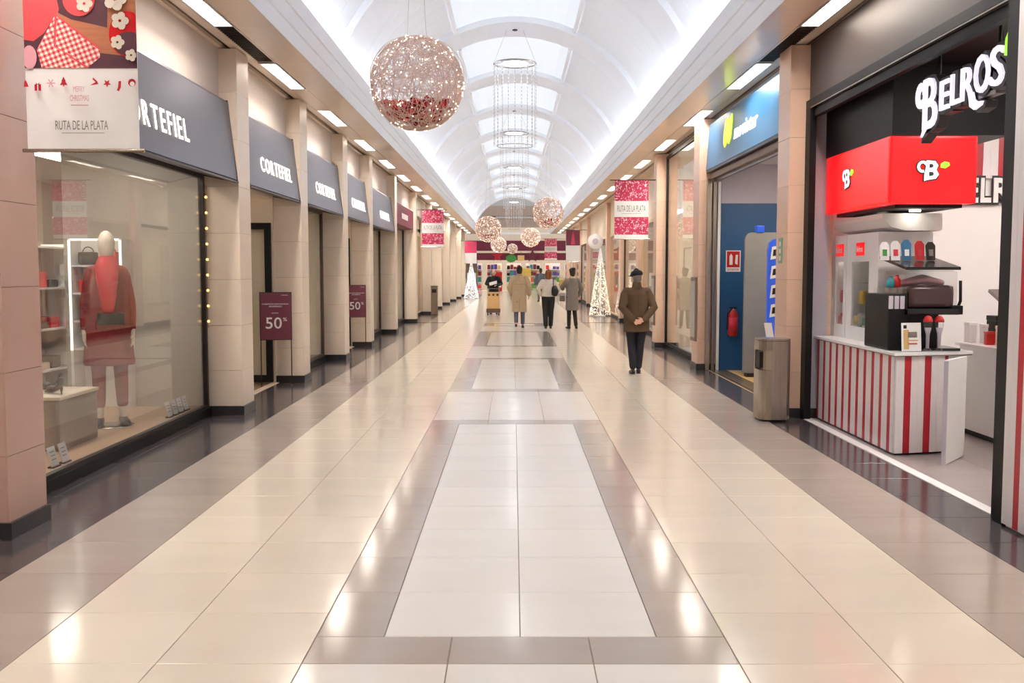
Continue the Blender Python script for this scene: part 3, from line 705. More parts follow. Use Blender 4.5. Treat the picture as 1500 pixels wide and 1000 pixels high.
def clothes_rail(x, y0, y1, label, group, cols):
    t = thing('clothes_rail', label, 'clothes rail', (x, (y0 + y1) / 2, 0), group)
    MB().tube([(x, y0, 0), (x, y0, 1.6), (x, y1, 1.6), (x, y1, 0)], .015, 6).build('rail', 'steel', t)
    n = int((y1 - y0) / .16)
    for k in range(n):
        y = y0 + .1 + k * .16; m = cols[k % len(cols)]
        MB().limb([((x, y, .70 + .1 * (k % 3)), .20, .05), ((x, y, 1.1), .18, .045), ((x, y, 1.45), .17, .04), ((x, y, 1.53), .06, .03)], (1, 0, 0), 8).build('garment', m, t, True)
    return t
for k, (y0, y1) in enumerate([(26.5, 28.2), (28.8, 30.2), (31.8, 33.4), (34.0, 35.6), (42.5, 45.5), (47.5, 50.5)]):
    clothes_rail(-4.3, y0, y1, 'rail of hanging clothes behind a window past the grey awnings', 'clothes rails past the awnings', [('brown', 'offwhite_cloth', 'green', 'grey_cloth'), ('offwhite_cloth', 'scarf', 'grey_cloth')][k % 2])
# slim bin and white panelled shopfront beyond it
sb = thing('slim_bin', 'slim brownish litter bin standing by a pillar past the red banner', 'bin', (-2.92, 36.0, 0))
MB().bbox(-3.04, -2.80, 35.88, 36.12, 0, 1.02, .02).build('body', 'box_brown', sb); MB().box(-3.0, -2.84, 35.872, 35.882, .80, .93).build('opening', 'black', sb); MB().bbox(-3.05, -2.79, 35.87, 36.13, 1.02, 1.05, .01).build('lid', 'brown', sb)

# ================================================================== RIGHT: candy kiosk (y 5.2 to 10.7)
M['sign_glow'] = mat('sign_glow', 'F6F2FA', .5, emit=.5, ecol='F2EEFC')
struct('floor_kiosk', MB().box(3.13, 7.2, 5.2, 10.95, -.1, -.004), 'grout', 'grey tiled floor of the candy kiosk')
kf = bpy.data.objects['floor_kiosk']
kt = MB(); tile_shape(kt, -.3, .3, -.3, .3, .0015); kt = kt.mesh('tile', 'kiosk_floor')
for i in range(6):
    for j in range(9): inst(kt, 'tile', kf, (3.52 + .6 * i, 5.6 + .6 * j, 0))
struct('trim_20', MB().box(3.125, 3.215, 5.9, 10.74, -.003, .005), 'white', 'white threshold strip along the front of the candy kiosk')
quadwall('wall_kiosk_party', 3.30, 7.2, 10.96, 11.06, 0, 3.6, 'white', 'white side wall of the candy kiosk next to the phone shop')
quadwall('wall_kiosk_back', 7.2, 7.3, 5.2, 11.06, 0, 3.6, 'white', 'white back wall of the candy kiosk')
quadwall('wall_kiosk_near', 3.5, 7.2, 5.1, 5.2, 0, 3.6, 'white', 'white side wall of the candy kiosk beside the striped panel')
quadwall('ceiling_kiosk', 3.26, 7.2, 5.2, 10.96, 3.42, 3.5, 'black', 'black ceiling of the candy kiosk')
quadwall('wall_kiosk_lintel', 3.16, 3.30, 5.2, 10.74, 3.42, ZS, 'lintel', 'dark grey metal lintel panel above the candy kiosk')
fr = struct_empty('trim_21', 'black steel portal frame around the candy kiosk front', (3.2, 8.4, 0))
MB().box(3.12, 3.19, 10.58, 10.735, 0, 3.42).build('post', 'black', fr); MB().box(3.06, 3.24, 6.13, 6.27, 0, 3.42).build('post', 'black', fr)
MB().box(3.12, 3.26, 6.30, 10.60, 3.34, 3.42).box(3.16, 3.22, 6.30, 10.60, 3.24, 3.32).build('head_rail', 'black', fr); MB().box(3.12, 3.155, 6.30, 10.60, 3.325, 3.335).build('bright_bead', 'steel', fr)
quadwall('wall_kiosk_jamb', 3.20, 3.40, 10.74, 10.95, 0, 3.42, 'lavender', 'pale jamb strip inside the kiosk frame')
# striped cladding beside the near post
st = thing('kiosk_cladding', 'red and white striped cladding panel beside the black kiosk post', 'panel', (3.1, 5.6, 0))
for k in range(13):
    y = 6.125 - .068 * (k + 1); MB().box(3.055, 3.085, y + .001, y + .067, .02, 3.42).build('board', 'stripe_red' if k % 3 == 2 else 'stripe_white', st)
MB().box(3.085, 3.19, 5.2, 6.125, .0, 3.42).build('backing', 'white', st)
for (x, y) in ((4.3, 7.2), (4.6, 9.3), (6.0, 7.2), (6.0, 9.4)):
    glow_panel(x, y, 3.39, .30, .9, 'white lamp panel in the black kiosk ceiling', 'kiosk ceiling lamps', 'kiosk_glow')

# striped counter
ct = thing('striped_counter', 'kiosk counter clad in red and white vertical stripes with white top', 'counter', (3.6, 9.5, 0))
bw = .0672
sb_ = {m: MB().box(3.275, 3.295, .0008, bw - .0008, .02, .875).mesh('stripe_board', m, (3.6, 0, 0)) for m in ('stripe_red', 'stripe_white')}
n = int((10.68 - 8.50) / bw)
for k in range(n): inst(sb_['stripe_red' if k % 3 == 1 else 'stripe_white'], 'stripe_board', ct, (0, 8.50 + k * bw - 9.5, 0))
u = Vector((.50, .12, 0)); W = u.length; u.normalize()
k = 0; p = 0
for wd, m in ((.08, 'stripe_white'), (.066, 'stripe_red'), (.067, 'stripe_white'), (.067, 'stripe_white'), (.066, 'stripe_red'), (.067, 'stripe_white'), (.066, 'stripe_white'), (.035, 'stripe_red')):
    MB().slab(Vector((3.28, 8.485, .02)) + u * p, u, (0, 0, 1), [(.0008, 0), (wd - .0008, 0), (wd - .0008, .855), (.0008, .855)], .018).build('stripe_board', m, ct); p += wd
MB().prism([(3.30, 8.51), (3.77, 8.62), (3.95, 8.66), (3.95, 10.70), (3.30, 10.70)], 'z', .02, .87).build('body', 'white', ct)
MB().prism([(3.31, 8.52), (3.76, 8.63), (3.90, 8.70), (3.90, 10.68), (3.31, 10.68)], 'z', 0, .02).build('toe_kick', 'black', ct)
MB().prism([(3.25, 8.43), (3.86, 8.58), (4.02, 8.64), (4.02, 10.71), (3.25, 10.71)], 'z', .876, .90).build('worktop', 'white_gloss', ct)
MB().prism([(3.252, 8.432), (3.858, 8.582), (4.018, 8.642), (4.018, 10.708), (3.252, 10.708)], 'z', .868, .876).build('worktop_edge', 'steel_dark', ct)
gt = thing('counter_gate', 'white gate leaf standing ajar at the end of the striped counter', 'gate', (3.7, 8.27, 0))
u = Vector((.33, .39, 0)); W = u.length; u.normalize()
MB().slab((3.52, 8.07, .008), u, (0, 0, 1), [(0, 0), (W, 0), (W, .865), (0, .865)], .035).build('leaf', 'white', gt)
q = Vector((3.52, 8.07, 0)) + u * .05; MB().ball((q.x + .012, q.y - .012, .78), .014, 10, 6).build('knob', 'steel', gt, True)
MB().slab(Vector((3.52, 8.07, .0)) - u * .003, u, (0, 0, 1), [(0, 0), (.003, 0), (.003, .865), (0, .865)], .035).build('edge_band', 'lavender', gt)

# back counter with till things
bc = thing('back_counter', 'white back counter in the kiosk behind the gate', 'counter', (4.75, 8.6, 0))
MB().box(4.42, 5.0, 7.4, 9.78, .06, .87).build('body', 'white', bc); MB().box(4.46, 4.98, 7.42, 9.74, 0, .06).build('toe_kick', 'black', bc); MB().bbox(4.39, 5.02, 7.38, 9.82, .87, .90, .005).build('worktop', 'white_gloss', bc)
def bottle(x, y, z, h, r, m, cap, label, group=None):
    t = thing('bottle', label, 'bottle', (x, y, z), group)
    MB().lathe((x, y, z), [(r * .9, 0), (r, .01), (r, h * .6), (r * .45, h * .78), (r * .4, h * .9)], 12).build('body', m, t, True)
    MB().lathe((x, y, z + h * .9), [(r * .45, 0), (r * .45, h * .1)], 12).build('cap', cap, t, True); return t
til = thing('cash_till', 'grey cash till display on a stem above the back counter', 'till', (4.62, 9.05, .90))
MB().box(4.52, 4.72, 8.95, 9.15, .90, .93).build('base', 'black', til); MB().tube([(4.62, 9.08, .93), (4.62, 9.08, 1.32)], .02, 8).build('stem', 'steel_dark', til, True)
MB().slab((4.40, 8.92, 1.30), (1, 0, 0), (0, .75, .30), [(0, 0), (.42, 0), (.42, .36), (0, .36)], .03).build('screen', 'steel_dark', til)
MB().slab((4.43, 8.935, 1.332), (1, 0, 0), (0, .75, .30), [(0, 0), (.36, 0), (.36, .28), (0, .28)], .002).build('screen_face', 'white', til)
MB().box(4.70, 4.80, 9.17, 9.21, 1.42, 1.58).build('reader', 'dark_metal', til)
for (x, y, z0, wx, wy, h, m, lab) in ((4.50, 9.72, .90, .09, .10, .20, 'white', 'white upright dispenser box on the back counter'), (4.57, 9.60, .90, .03, .12, .19, 'card', 'thin white folder on the back counter'), (4.78, 9.60, .90, .28, .2, .27, 'black', 'black box between white dispensers on the back counter'),
        (4.52, 9.38, .90, .08, .06, .13, 'safety_red', 'small red box on the back counter'), (4.60, 9.25, .90, .12, .12, .19, 'cream', 'cream tub on the back counter')):
    t = thing('counter_box', lab, 'box', (x, y, z0)); MB().bbox(x - wx / 2, x + wx / 2, y - wy / 2, y + wy / 2, z0, z0 + h * .82, .01).build('body', m, t); MB().bbox(x - wx / 2 - .003, x + wx / 2 + .003, y - wy / 2 - .003, y + wy / 2 + .003, z0 + h * .82, z0 + h, .008).build('lid', m, t)
bottle(4.72, 9.28, .90, .34, .045, 'movi_blue', 'movi_wall', 'blue water bottle on the back counter')
# candy cabinets on the counter
def small_logo(parent, O, u, v, s, m1='sign_glow', m2='leaf', back='outline', t=.006):
    """the shop's B with curled head and leaf, s = height"""
    O, u, v = Vector(O), Vector(u).normalized(), Vector(v).normalized(); nr = u.cross(v)
    for mm, e, d in ((back, .05 * s, 0), (m1, 0, t)):
        P = O + nr * d
        sh = [(-.02 * s - e, -e), (.17 * s + e, .05 * s - e), (.52 * s + e, .10 * s - e), (.66 * s + e, .30 * s), (.54 * s + e, .52 * s), (.62 * s + e, .72 * s), (.48 * s + e, .92 * s + e), (.10 * s, .96 * s + e), (-.04 * s - e, .80 * s), (.06 * s - e, .70 * s), (-.02 * s - e, .3 * s)]
        MB().slab(P, u, v, sh, t).build('logo_letter', mm, parent)
        ring = [(-.10 * s + (.26 * s + e) * math.cos(a), .66 * s + (.28 * s + e) * math.sin(a)) for a in [PI * (.25 + 1.35 * k / 12) for k in range(13)]] + [(-.10 * s + (.13 * s - e) * math.cos(a), .66 * s + (.15 * s - e) * math.sin(a)) for a in [PI * (1.6 - 1.35 * k / 12) for k in range(13)]]
        mb = MB(); n = 13; q = [P + u * a + v * b for a, b in ring]; q2 = [x + nr * t for x in q]
        fs = []
        for k in range(n - 1): fs += [(k, k + 1, 2 * n - 2 - k, 2 * n - 1 - k), (2 * n + k, 2 * n + k + 1, 4 * n - 2 - k, 4 * n - 1 - k)]
        fs += [(k, (k + 1) % (2 * n), 2 * n + (k + 1) % (2 * n), 2 * n + k) for k in range(2 * n)]
        mb.add(q + q2, fs).build('logo_curl', mm, parent)
    H = O + nr * (2 * t - .001)
    for a, b, c, d in ((.20, .22, .16, .20), (.20, .60, .14, .18)):
        MB().slab(H, u, v, [(a * s, b * s), ((a + c) * s, (b + .02) * s), ((a + c + .06) * s, (b + d / 2) * s), ((a + c) * s, (b + d) * s), (a * s, (b + d) * s)], .002).build('logo_counter', back, parent)
    MB().slab(O + nr * t, u, v, [(.72 * s, .62 * s), (.95 * s, .58 * s), (1.16 * s, .72 * s), (1.12 * s, .86 * s), (.9 * s, .9 * s), (.74 * s, .8 * s)], t).build('logo_leaf', m2, parent)
def candy_cabinet(y0, y1, w0, w1, label, cols):
    x0, x1 = 3.46, 3.98; zb, zt = .90, 1.98
    t = thing('candy_cabinet', label, 'cabinet', ((x0 + x1) / 2, (y0 + y1) / 2, zb), 'candy cabinets')
    f = MB()                                           # white front with a tall window opening
    f.box(x0, x0 + .03, y0, w0, zb, zt).box(x0, x0 + .03, w1, y1, zb, zt).box(x0, x0 + .03, w0, w1, zb, 1.04).box(x0, x0 + .03, w0, w1, 1.70, zt)
    f.build('front', 'white_gloss', t)
    MB().box(x0 + .03, x1, y0, y0 + .03, zb, zt).box(x0 + .03, x1, y1 - .03, y1, zb, zt).box(x1 - .03, x1, y0 + .03, y1 - .03, zb, zt).box(x0 + .03, x1 - .03, y0 + .03, y1 - .03, zt - .03, zt).box(x0 + .03, x1 - .03, y0 + .03, y1 - .03, zb, zb + .03).build('body', 'white_gloss', t)
    MB().box(x0 + .008, x0 + .014, w0, w1, 1.04, 1.70).build('glass_door', 'clear', t)
    MB().box(x0 + .04, x0 + .10, w0, w1, 1.702, 1.72).build('lamp', 'letter_glow', t)  # hidden lamp added to brighten the sweets inside
    MB().bbox(x0 - .008, x0 + .001, (w0 + w1) / 2 - .11, (w0 + w1) / 2 + .11, 1.76, 1.89, .003).build('badge', 'red_lit', t)
    lettering('badge_lettering', 'Belros', 'white', t, (x0 - .010, (w0 + w1) / 2 + .085, 1.795), (0, -1, 0), (0, 0, 1), .17, .06, .002, bold=.01)
    for z in (1.26, 1.48): MB().box(x0 + .05, x1 - .05, w0 - .05, w1 + .05, z, z + .008).build('shelf', 'clear', t)
    rr = random.Random(int(y0 * 10))
    g = (w1 - w0) / 4
    for s_, z in enumerate((.93, 1.04, 1.268)):
        for i in range(4):
            if s_ == 2 and i % 2: continue
            y = w0 + g * (i + .5); h = rr.uniform(.08, .14) + (.06 if s_ == 0 else 0); x = x0 + .075
            bg = tag(MB().bbox(x - .05, x + .05, y - g * .45, y + g * .45, z, z + h, .02).build('candy_bag', cols[(i + s_) % len(cols)], O=(x, y, z), smooth=True), 'small bag of sweets inside a white candy cabinet', 'candy bag', 'candy bags in the cabinets')
    return t
candy_cabinet(9.44, 10.33, 9.68, 10.17, 'white candy cabinet with tall lit window, next to the slush machine', ('yellow', 'cream', 'green_sign', 'offwhite_cloth'))
candy_cabinet(10.35, 10.70, 10.42, 10.66, 'narrow white candy cabinet with lit window against the kiosk wall', ('scarf', 'ochre', 'cream', 'safety_red'))
cp = thing('cabinet_hood', 'white curved hood above the candy cabinets', 'hood', (3.7, 9.9, 1.985))
MB().prism([(3.44, 2.145), (3.44, 2.10), (3.52, 2.02), (3.66, 1.985), (4.0, 1.985), (4.0, 2.145)], 'y', 9.3, 10.72).build('shell', 'white', cp, False)

# slush machine
sm = thing('slush_machine', 'black slush drink machine with clear tanks on the striped counter', 'machine', (3.56, 8.95, .90))
MB().bbox(3.30, 3.47, 8.72, 9.32, .90, 1.40, .02).bbox(3.47, 3.86, 8.98, 9.32, .90, 1.24, .02).build('base_body', 'black', sm)
MB().bbox(3.44, 3.90, 8.66, 9.32, 1.22, 1.275, .01).build('drip_deck', 'black_gloss', sm)
MB().bbox(3.47, 3.92, 8.66, 8.98, .90, .925, .008).build('drip_tray', 'black_gloss', sm)
MB().bbox(3.48, 3.88, 8.72, 9.26, 1.275, 1.48, .05).build('tank_slush', 'slush', sm, True)
MB().bbox(3.46, 3.90, 8.70, 9.28, 1.275, 1.61, .04).build('tank', 'clear', sm)
MB().limb([((3.52, 8.95, 1.50), .10, .03), ((3.68, 8.95, 1.53), .14, .045), ((3.84, 8.95, 1.50), .10, .03)], (0, 1, 0)).build('slush_froth', 'slush_pink', sm, True)
for a in (3.46, 3.60, 3.74):
    pass
for k, (y, m) in enumerate(((8.78, 'lavender'), (8.92, 'lavender'), (9.06, 'lavender'))):
    o = MB().bbox(3.302, 3.42, y - .055, y + .055, 1.40, 1.46, .01).build('syrup_holder', 'clear', sm)
for k, x in enumerate((3.315, 3.365, 3.415)):
    MB().bbox(x - .02, x + .02, 8.708, 8.722, 1.27, 1.385, .006).build('nozzle_window', 'lavender', sm)
MB().prism([(8.66, 1.615), (9.30, 1.72), (9.30, 1.745), (8.66, 1.64)], 'x', 3.42, 3.90).build('lid', 'black_gloss', sm)
MB().tube([(3.93, 8.78, 1.26), (3.95, 8.76, 1.34), (3.945, 8.76, 1.52)], .014, 8).build('handle', 'black', sm, True); MB().bbox(3.86, 3.95, 8.70, 8.85, 1.22, 1.30, .01).build('tap', 'black', sm)
bottle(3.34, 8.80, 1.46, .10, .035, 'teal', 'teal', 'small teal capped jar on the slush machine'); bottle(3.42, 8.86, 1.46, .11, .035, 'safety_red', 'safety_red', 'small red capped jar on the slush machine')
for k, (x, m, h) in enumerate(((3.36, 'card', .17), (3.46, 'white', .18), (3.56, 'movi_blue', .19), (3.68, 'safety_red', .18), (3.78, 'dark_metal', .17))):
    t = thing('flavour_card', ['pale card with a green jar print', 'white card with a red print', 'blue card', 'red rounded card', 'thin dark card'][k] + ' standing on the slush machine lid', 'card', (x, 9.0, 1.70), 'flavour cards')
    zz = 1.64 + (8.98 - 8.66) * .164 + .010
    MB().slab((x - .045, 9.0, zz), (1, 0, 0), (.0, .15, .98), [(0, 0), (.08, 0), (.085, h * .8), (.06, h), (.02, h), (-.005, h * .8)], .006).build('card', m, t); MB().box(x - .03, x + .025, 8.98, 9.02, zz - .006, zz).build('foot', 'clear', t)
    MB().slab((x - .025, 8.992, zz + .04), (1, 0, 0), (.0, .15, .98), [(0, 0), (.04, 0), (.04, .06), (0, .06)], .002).build('print', ['green', 'scarf', 'white', 'scarf', 'steel_dark'][k], t)
lf = thing('leaflet_stand', 'white price leaflet in a clear stand on the striped counter', 'leaflet', (3.46, 8.60, .90))
MB().slab((3.36, 8.56, .905), (.98, .2, 0), (0, .12, .99), [(0, 0), (.19, 0), (.19, .25), (0, .25)], .004).build('leaflet', 'card', lf); MB().box(3.36, 3.55, 8.56, 8.64, .90, .908).build('foot', 'clear', lf)
for (a, b, c, d, m) in ((.02, .02, .05, .17, 'ochre'), (.02, .20, .03, .03, 'black'), (.06, .06, .09, .012, 'safety_red'), (.06, .12, .09, .05, 'steel_dark'), (.06, .09, .10, .01, 'ochre')):
    MB().slab((3.36, 8.555, .905), (.98, .2, 0), (0, .12, .99), [(a, b), (a + c, b), (a + c, b + d), (a, b + d)], .002).build('print', m, lf)
for k, x in enumerate((3.60, 3.70)):
    t = thing('tall_cup', 'tall clear novelty drinking cup with red lid on the striped counter', 'cup', (x, 8.60, .90), 'tall novelty cups')
    MB().lathe((x, 8.60, .90), [(.038, 0), (.036, .015), (.016, .04), (.018, .15), (.034, .22), (.036, .26)], 12).build('body', 'clear', t, True)
    MB().lathe((x, 8.60, .90), [(.014, .03), (.016, .15), (.030, .21)], 10).build('inner_stem', 'lavender', t, True)
    MB().lathe((x, 8.60, 1.16), [(.040, 0), (.040, .02), (.026, .045), (.012, .055)], 12).build('lid', 'safety_red', t, True)

# red canopy box with black bulkhead above
rb = thing('red_canopy', 'glossy red canopy box with white letter logos above the striped counter', 'canopy', (3.7, 9.7, 2.2))
MB().bbox(3.30, 4.08, 8.80, 10.58, 2.20, 2.80, .025).build('box', 'red_lit', rb)
MB().box(3.40, 4.0, 8.9, 10.5, 2.17, 2.20).build('underside', 'black', rb)
small_logo(rb, (3.297, 9.93, 2.42), (0, -1, 0), (0, 0, 1), .20); small_logo(rb, (3.61, 8.797, 2.40), (1, 0, 0), (0, 0, 1), .19)
for y in (9.2, 10.0): MB().lathe((3.7, y, 2.155), [(.05, 0), (.05, .015)], 12).build('spotlight', 'shop_glow', rb)
quadwall('wall_kiosk_bulkhead', 3.34, 4.40, 8.86, 10.72, 2.81, 3.42, 'black', 'black bulkhead above the red canopy box')
# striped wall panel and wall lettering
sw = thing('striped_wall_panel', 'red and white striped wall panel high on the kiosk side wall', 'panel', (5.3, 10.95, 2.4))
for k in range(16):
    x = 4.46 + k * .084; MB().box(x + .001, x + .083, 10.925, 10.958, 2.62, 3.41).build('board', 'stripe_red' if k % 3 == 1 else 'stripe_white', sw)
wl = thing('wall_lettering', 'white outlined shop name lettering on the kiosk side wall', 'lettering', (5.2, 10.95, 2.33))
x = 4.696
for ch, wd in zip('BELROS', (.22, .17, .13, .21, .22, .20)):
    lettering('letter_outline', ch, 'outline', wl, (x - .014, 10.935, 2.33), (1, 0, 0), (0, 0, 1), wd + .018, .32, .015, bold=.09); lettering('letter', ch, 'white', wl, (x, 10.918, 2.355), (1, 0, 0), (0, 0, 1), wd - .012, .27, .012, bold=.03)
    x += wd + .012
# hanging illuminated BELROS sign
hs = thing('hanging_sign', 'white illuminated shop name letters with dark outline hanging in the kiosk opening', 'sign', (3.35, 7.5, 2.68))
def sgn(ch, y, wd, z, h, m='sign_glow'):
    lettering('letter_outline', ch, 'outline', hs, (3.40, y + .028, z - .028), (0, -1, 0), (0, 0, 1), wd + .056, h + .056, .085, bold=.12)
    return lettering('letter', ch, m, hs, (3.31, y, z), (0, -1, 0), (0, 0, 1), wd, h, .02, bold=.005)
sgn('B', 8.10, .25, 2.745, .40)
sgn('E', 7.79, .16, 2.85, .225); sgn('L', 7.60, .15, 2.86, .23); sgn('R', 7.43, .20, 2.86, .24); sgn('O', 7.22, .22, 2.87, .27); sgn('S', 6.985, .19, 2.88, .27)
def blob(name, m, pts, x, t): MB().slab((x, 0, 0), (0, -1, 0), (0, 0, 1), [(-a, b) for a, b in pts], t).build(name, m, hs)
blob('letter', 'sign_glow', [(8.08, 2.76), (8.13, 2.69), (8.02, 2.76)], 3.31, .02)                         # pointed foot of the B
blob('letter_outline', 'outline', [(8.12, 2.78), (8.17, 2.65), (7.95, 2.745)], 3.40, .085)
for x, r0, r1, t, m in ((3.40, .125, .015, .085, 'outline'), (3.31, .10, .045, .02, 'sign_glow')):          # curl of the B
    ring = [(8.15 - r0 * math.cos(a), 3.03 + r0 * 1.05 * math.sin(a)) for a in [PI * (.0 + 1.75 * k / 14) for k in range(15)]] ; inner = [(8.15 - r1 * math.cos(a), 3.03 + r1 * 1.05 * math.sin(a)) for a in [PI * (1.75 - 1.75 * k / 14) for k in range(15)]]
    P = [Vector((x, a, b)) for a, b in ring + inner]; Q = [p - Vector((t, 0, 0)) for p in P]; n = 15; fs = []
    for k in range(n - 1): fs += [(k, k + 1, 2 * n - 2 - k, 2 * n - 1 - k), (2 * n + k, 2 * n + k + 1, 4 * n - 2 - k, 4 * n - 1 - k)]
    fs += [(k, (k + 1) % (2 * n), 2 * n + (k + 1) % (2 * n), 2 * n + k) for k in range(2 * n)]
    MB().add(P + Q, fs).build('letter_curl', m, hs)
for x, e, t, m in ((3.40, .02, .085, 'outline'), (3.31, 0, .02, 'sign_glow')):                               # tail of the R
    blob('letter_tail', m, [(7.30 + e, 2.90), (7.27 + e, 2.80), (7.20, 2.765 - e), (7.10 - e, 2.785 - e), (7.08 - e, 2.81), (7.16, 2.815 + e), (7.21, 2.84), (7.24, 2.90)], x, t)
blob('leaf', 'leaf', [(6.78, 3.06), (6.72, 3.05), (6.66, 3.10), (6.64, 3.22), (6.70, 3.25), (6.77, 3.17)], 3.33, .04)
for y in (7.95, 6.98): MB().tube([(3.36, y, 3.10), (3.36, y, 3.42)], .012, 8).build('hanger_rod', 'black', hs)
MB().box(3.325, 3.395, 6.95, 7.95, 2.84, 2.87).build('body_tray', 'steel_dark', hs)

# ================================================================== RIGHT: stainless litter bin
bn = thing('litter_bin', 'brushed steel litter bin with dark side opening in front of the pinkish pillar', 'bin', (2.76, 10.6, 0))
prof = [(2.60, 10.70), (2.60, 10.50), (2.615, 10.44), (2.66, 10.405), (2.72, 10.395), (2.88, 10.395), (2.92, 10.44), (2.92, 10.70)]
MB().prism(prof, 'z', .02, .55).prism([(2.60, 10.70), (2.60, 10.66), (2.92, 10.66), (2.92, 10.70)], 'z', .55, .76).prism([(2.64, 10.66), (2.64, 10.47), (2.66, 10.43), (2.72, 10.395), (2.88, 10.395), (2.92, 10.44), (2.92, 10.66)], 'z', .55, .76).prism(prof, 'z', .76, .86).build('body', 'steel', bn)
MB().box(2.606, 2.642, 10.49, 10.655, .57, .74).build('opening', 'black', bn)
MB().prism([(x * 1.0, y) for x, y in prof], 'z', .865, .885).build('lid', 'steel', bn); MB().prism([(2.615, 10.68), (2.615, 10.5), (2.63, 10.45), (2.67, 10.42), (2.88, 10.41), (2.90, 10.45), (2.90, 10.68)], 'z', 0, .02).build('base', 'black', bn)
gp = thing('green_plate', 'small green safety notice fixed to the pinkish stone pillar', 'sign', (2.94, 11.0, 1.83))
MB().box(2.938, 2.949, 10.93, 11.06, 1.69, 1.97).build('plate', 'green_sign', gp)
for k in range(3): MB().box(2.936, 2.939, 10.96, 11.03, 1.72 + k * .08, 1.77 + k * .08).build('symbol', 'cream', gp)

# ================================================================== RIGHT: blue phone shop (y 11.2 to 15.9)
struct('floor_phone_shop', MB().box(3.13, 7, 11.06, 15.95, -.1, 0), 'ochre', 'ochre floor of the blue phone shop')
gr = struct_empty('trim_22', 'ribbed metal threshold grille of the blue phone shop', (3.3, 13.5, 0))
gs = MB().box(3.14, 3.42, 0, .03, .001, .012).mesh('grille_bar', 'steel', (3.3, 0, 0)); gs2 = MB().box(3.14, 3.155, 11.2, 15.85, .001, .013).build('edge', 'steel', gr)
gb = [MB().box(3.165 + k * .05, 3.195 + k * .05, 11.22, 15.85, .001, .013).build('grille_bar', 'steel', gr) for k in range(5)]
quadwall('wall_phone_shop_far', 3.30, 7, 15.86, 15.95, 0, 2.68, 'movi_wall', 'blue end wall of the phone shop')
quadwall('wall_phone_shop_far_top', 3.30, 7, 15.865, 15.95, 2.68, 3.4, 'lavender', 'pale upper strip of the phone shop end wall')
quadwall('wall_phone_shop_back', 7, 7.1, 11.06, 15.95, 0, 3.4, 'movi_wall', 'blue back wall of the phone shop')
quadwall('ceiling_phone_shop', 3.16, 7, 11.06, 15.95, 3.3, 3.4, 'white_paint', 'white ceiling of the phone shop')
glow_panel(4.2, 13.4, 3.27, .5, 1.6, 'white ceiling lamp panel inside the blue phone shop', 'phone shop lamps'); glow_panel(5.6, 13.4, 3.27, .5, 1.6, 'white ceiling lamp panel inside the blue phone shop', 'phone shop lamps')
ms = thing('fascia_sign', 'blue fascia sign with green mark and white phone shop name', 'sign', (3.2, 13.5, 3.2))
MB().prism([(3.05, 3.20), (3.10, 3.92), (3.40, 3.92), (3.40, 3.20)], 'y', 11.21, 15.88).build('box', 'movi_blue', ms)
MB().box(3.06, 3.42, 11.21, 15.88, 3.16, 3.20).build('bottom_rail', 'dark_metal', ms)
up = Vector((.05, 0, .72)).normalized()
MB().slab(Vector((3.046, 14.62, 3.20)) + up * .2, (0, -1, 0), up, [(.02, .06), (.10, .0), (.20, .05), (.24, .18), (.28, .06), (.36, .02), (.46, .1), (.48, .32), (.44, .44), (.36, .40), (.33, .22), (.26, .40), (.18, .42), (.12, .28), (.08, .42), (.02, .36), (-.02, .2)], .014).build('mark', 'movi_green', ms)
lettering('letter', 'movistar', 'letter_glow', ms, Vector((3.046, 13.95, 3.20)) + up * .24, (0, -1, 0), up, 1.30, .20, .006, each=True, gap=.10, bold=.01)
rc = thing('shutter_box', 'brown roller shutter casing below the blue fascia', 'shutter', (3.2, 13.5, 3.05))
MB().bbox(3.12, 3.30, 11.22, 15.86, 3.06, 3.155, .01).build('casing', 'box_brown', rc); MB().box(3.18, 3.22, 11.24, 15.84, 3.02, 3.06).build('slat_end', 'steel_dark', rc)
rl = thing('shutter_rail', 'pair of upright steel shutter rails at the phone shop entrance', 'rail', (3.2, 15.8, 0))
MB().bbox(3.06, 3.13, 15.78, 15.87, 0, 3.06, .006).build('outer_rail', 'steel', rl); MB().bbox(3.16, 3.21, 15.80, 15.86, 0, 3.02, .006).build('inner_rail', 'steel_dark', rl); MB().bbox(3.235, 3.28, 15.79, 15.85, 0, 3.02, .006).build('jamb', 'white_paint', rl)
fx = thing('fire_extinguisher', 'red fire extinguisher hung on the blue phone shop wall', 'fire extinguisher', (3.49, 15.76, .55))
MB().lathe((3.49, 15.76, .56), [(.05, 0), (.075, .02), (.078, .34), (.06, .40), (.025, .43)], 16).build('cylinder', 'safety_red', fx, True)
MB().lathe((3.49, 15.76, .97), [(.025, 0), (.022, .04)], 10).build('valve', 'steel', fx, True); MB().slab((3.43, 15.75, 1.01), (1, 0, 0), (0, -.2, .5), [(0, 0), (.12, 0), (.12, .03), (0, .03)], .015).build('handle', 'black', fx)
MB().tube([(3.47, 15.74, 1.0), (3.40, 15.72, .92), (3.395, 15.72, .66)], .011, 8).build('hose', 'black', fx, True); MB().lathe((3.49, 15.76, .66), [(.0795, 0), (.0795, .20)], 16).build('label_band', 'scarf', fx, True); MB().box(3.46, 3.52, 15.83, 15.86, .62, .95).build('bracket', 'dark_metal', fx)
fg = thing('fire_sign', 'red fire extinguisher sign on the blue phone shop wall', 'sign', (3.5, 15.85, 1.75))
MB().box(3.385, 3.62, 15.848, 15.858, 1.59, 1.93).build('plate', 'white', fg); MB().box(3.40, 3.605, 15.844, 15.848, 1.66, 1.915).build('red_field', 'safety_red', fg)
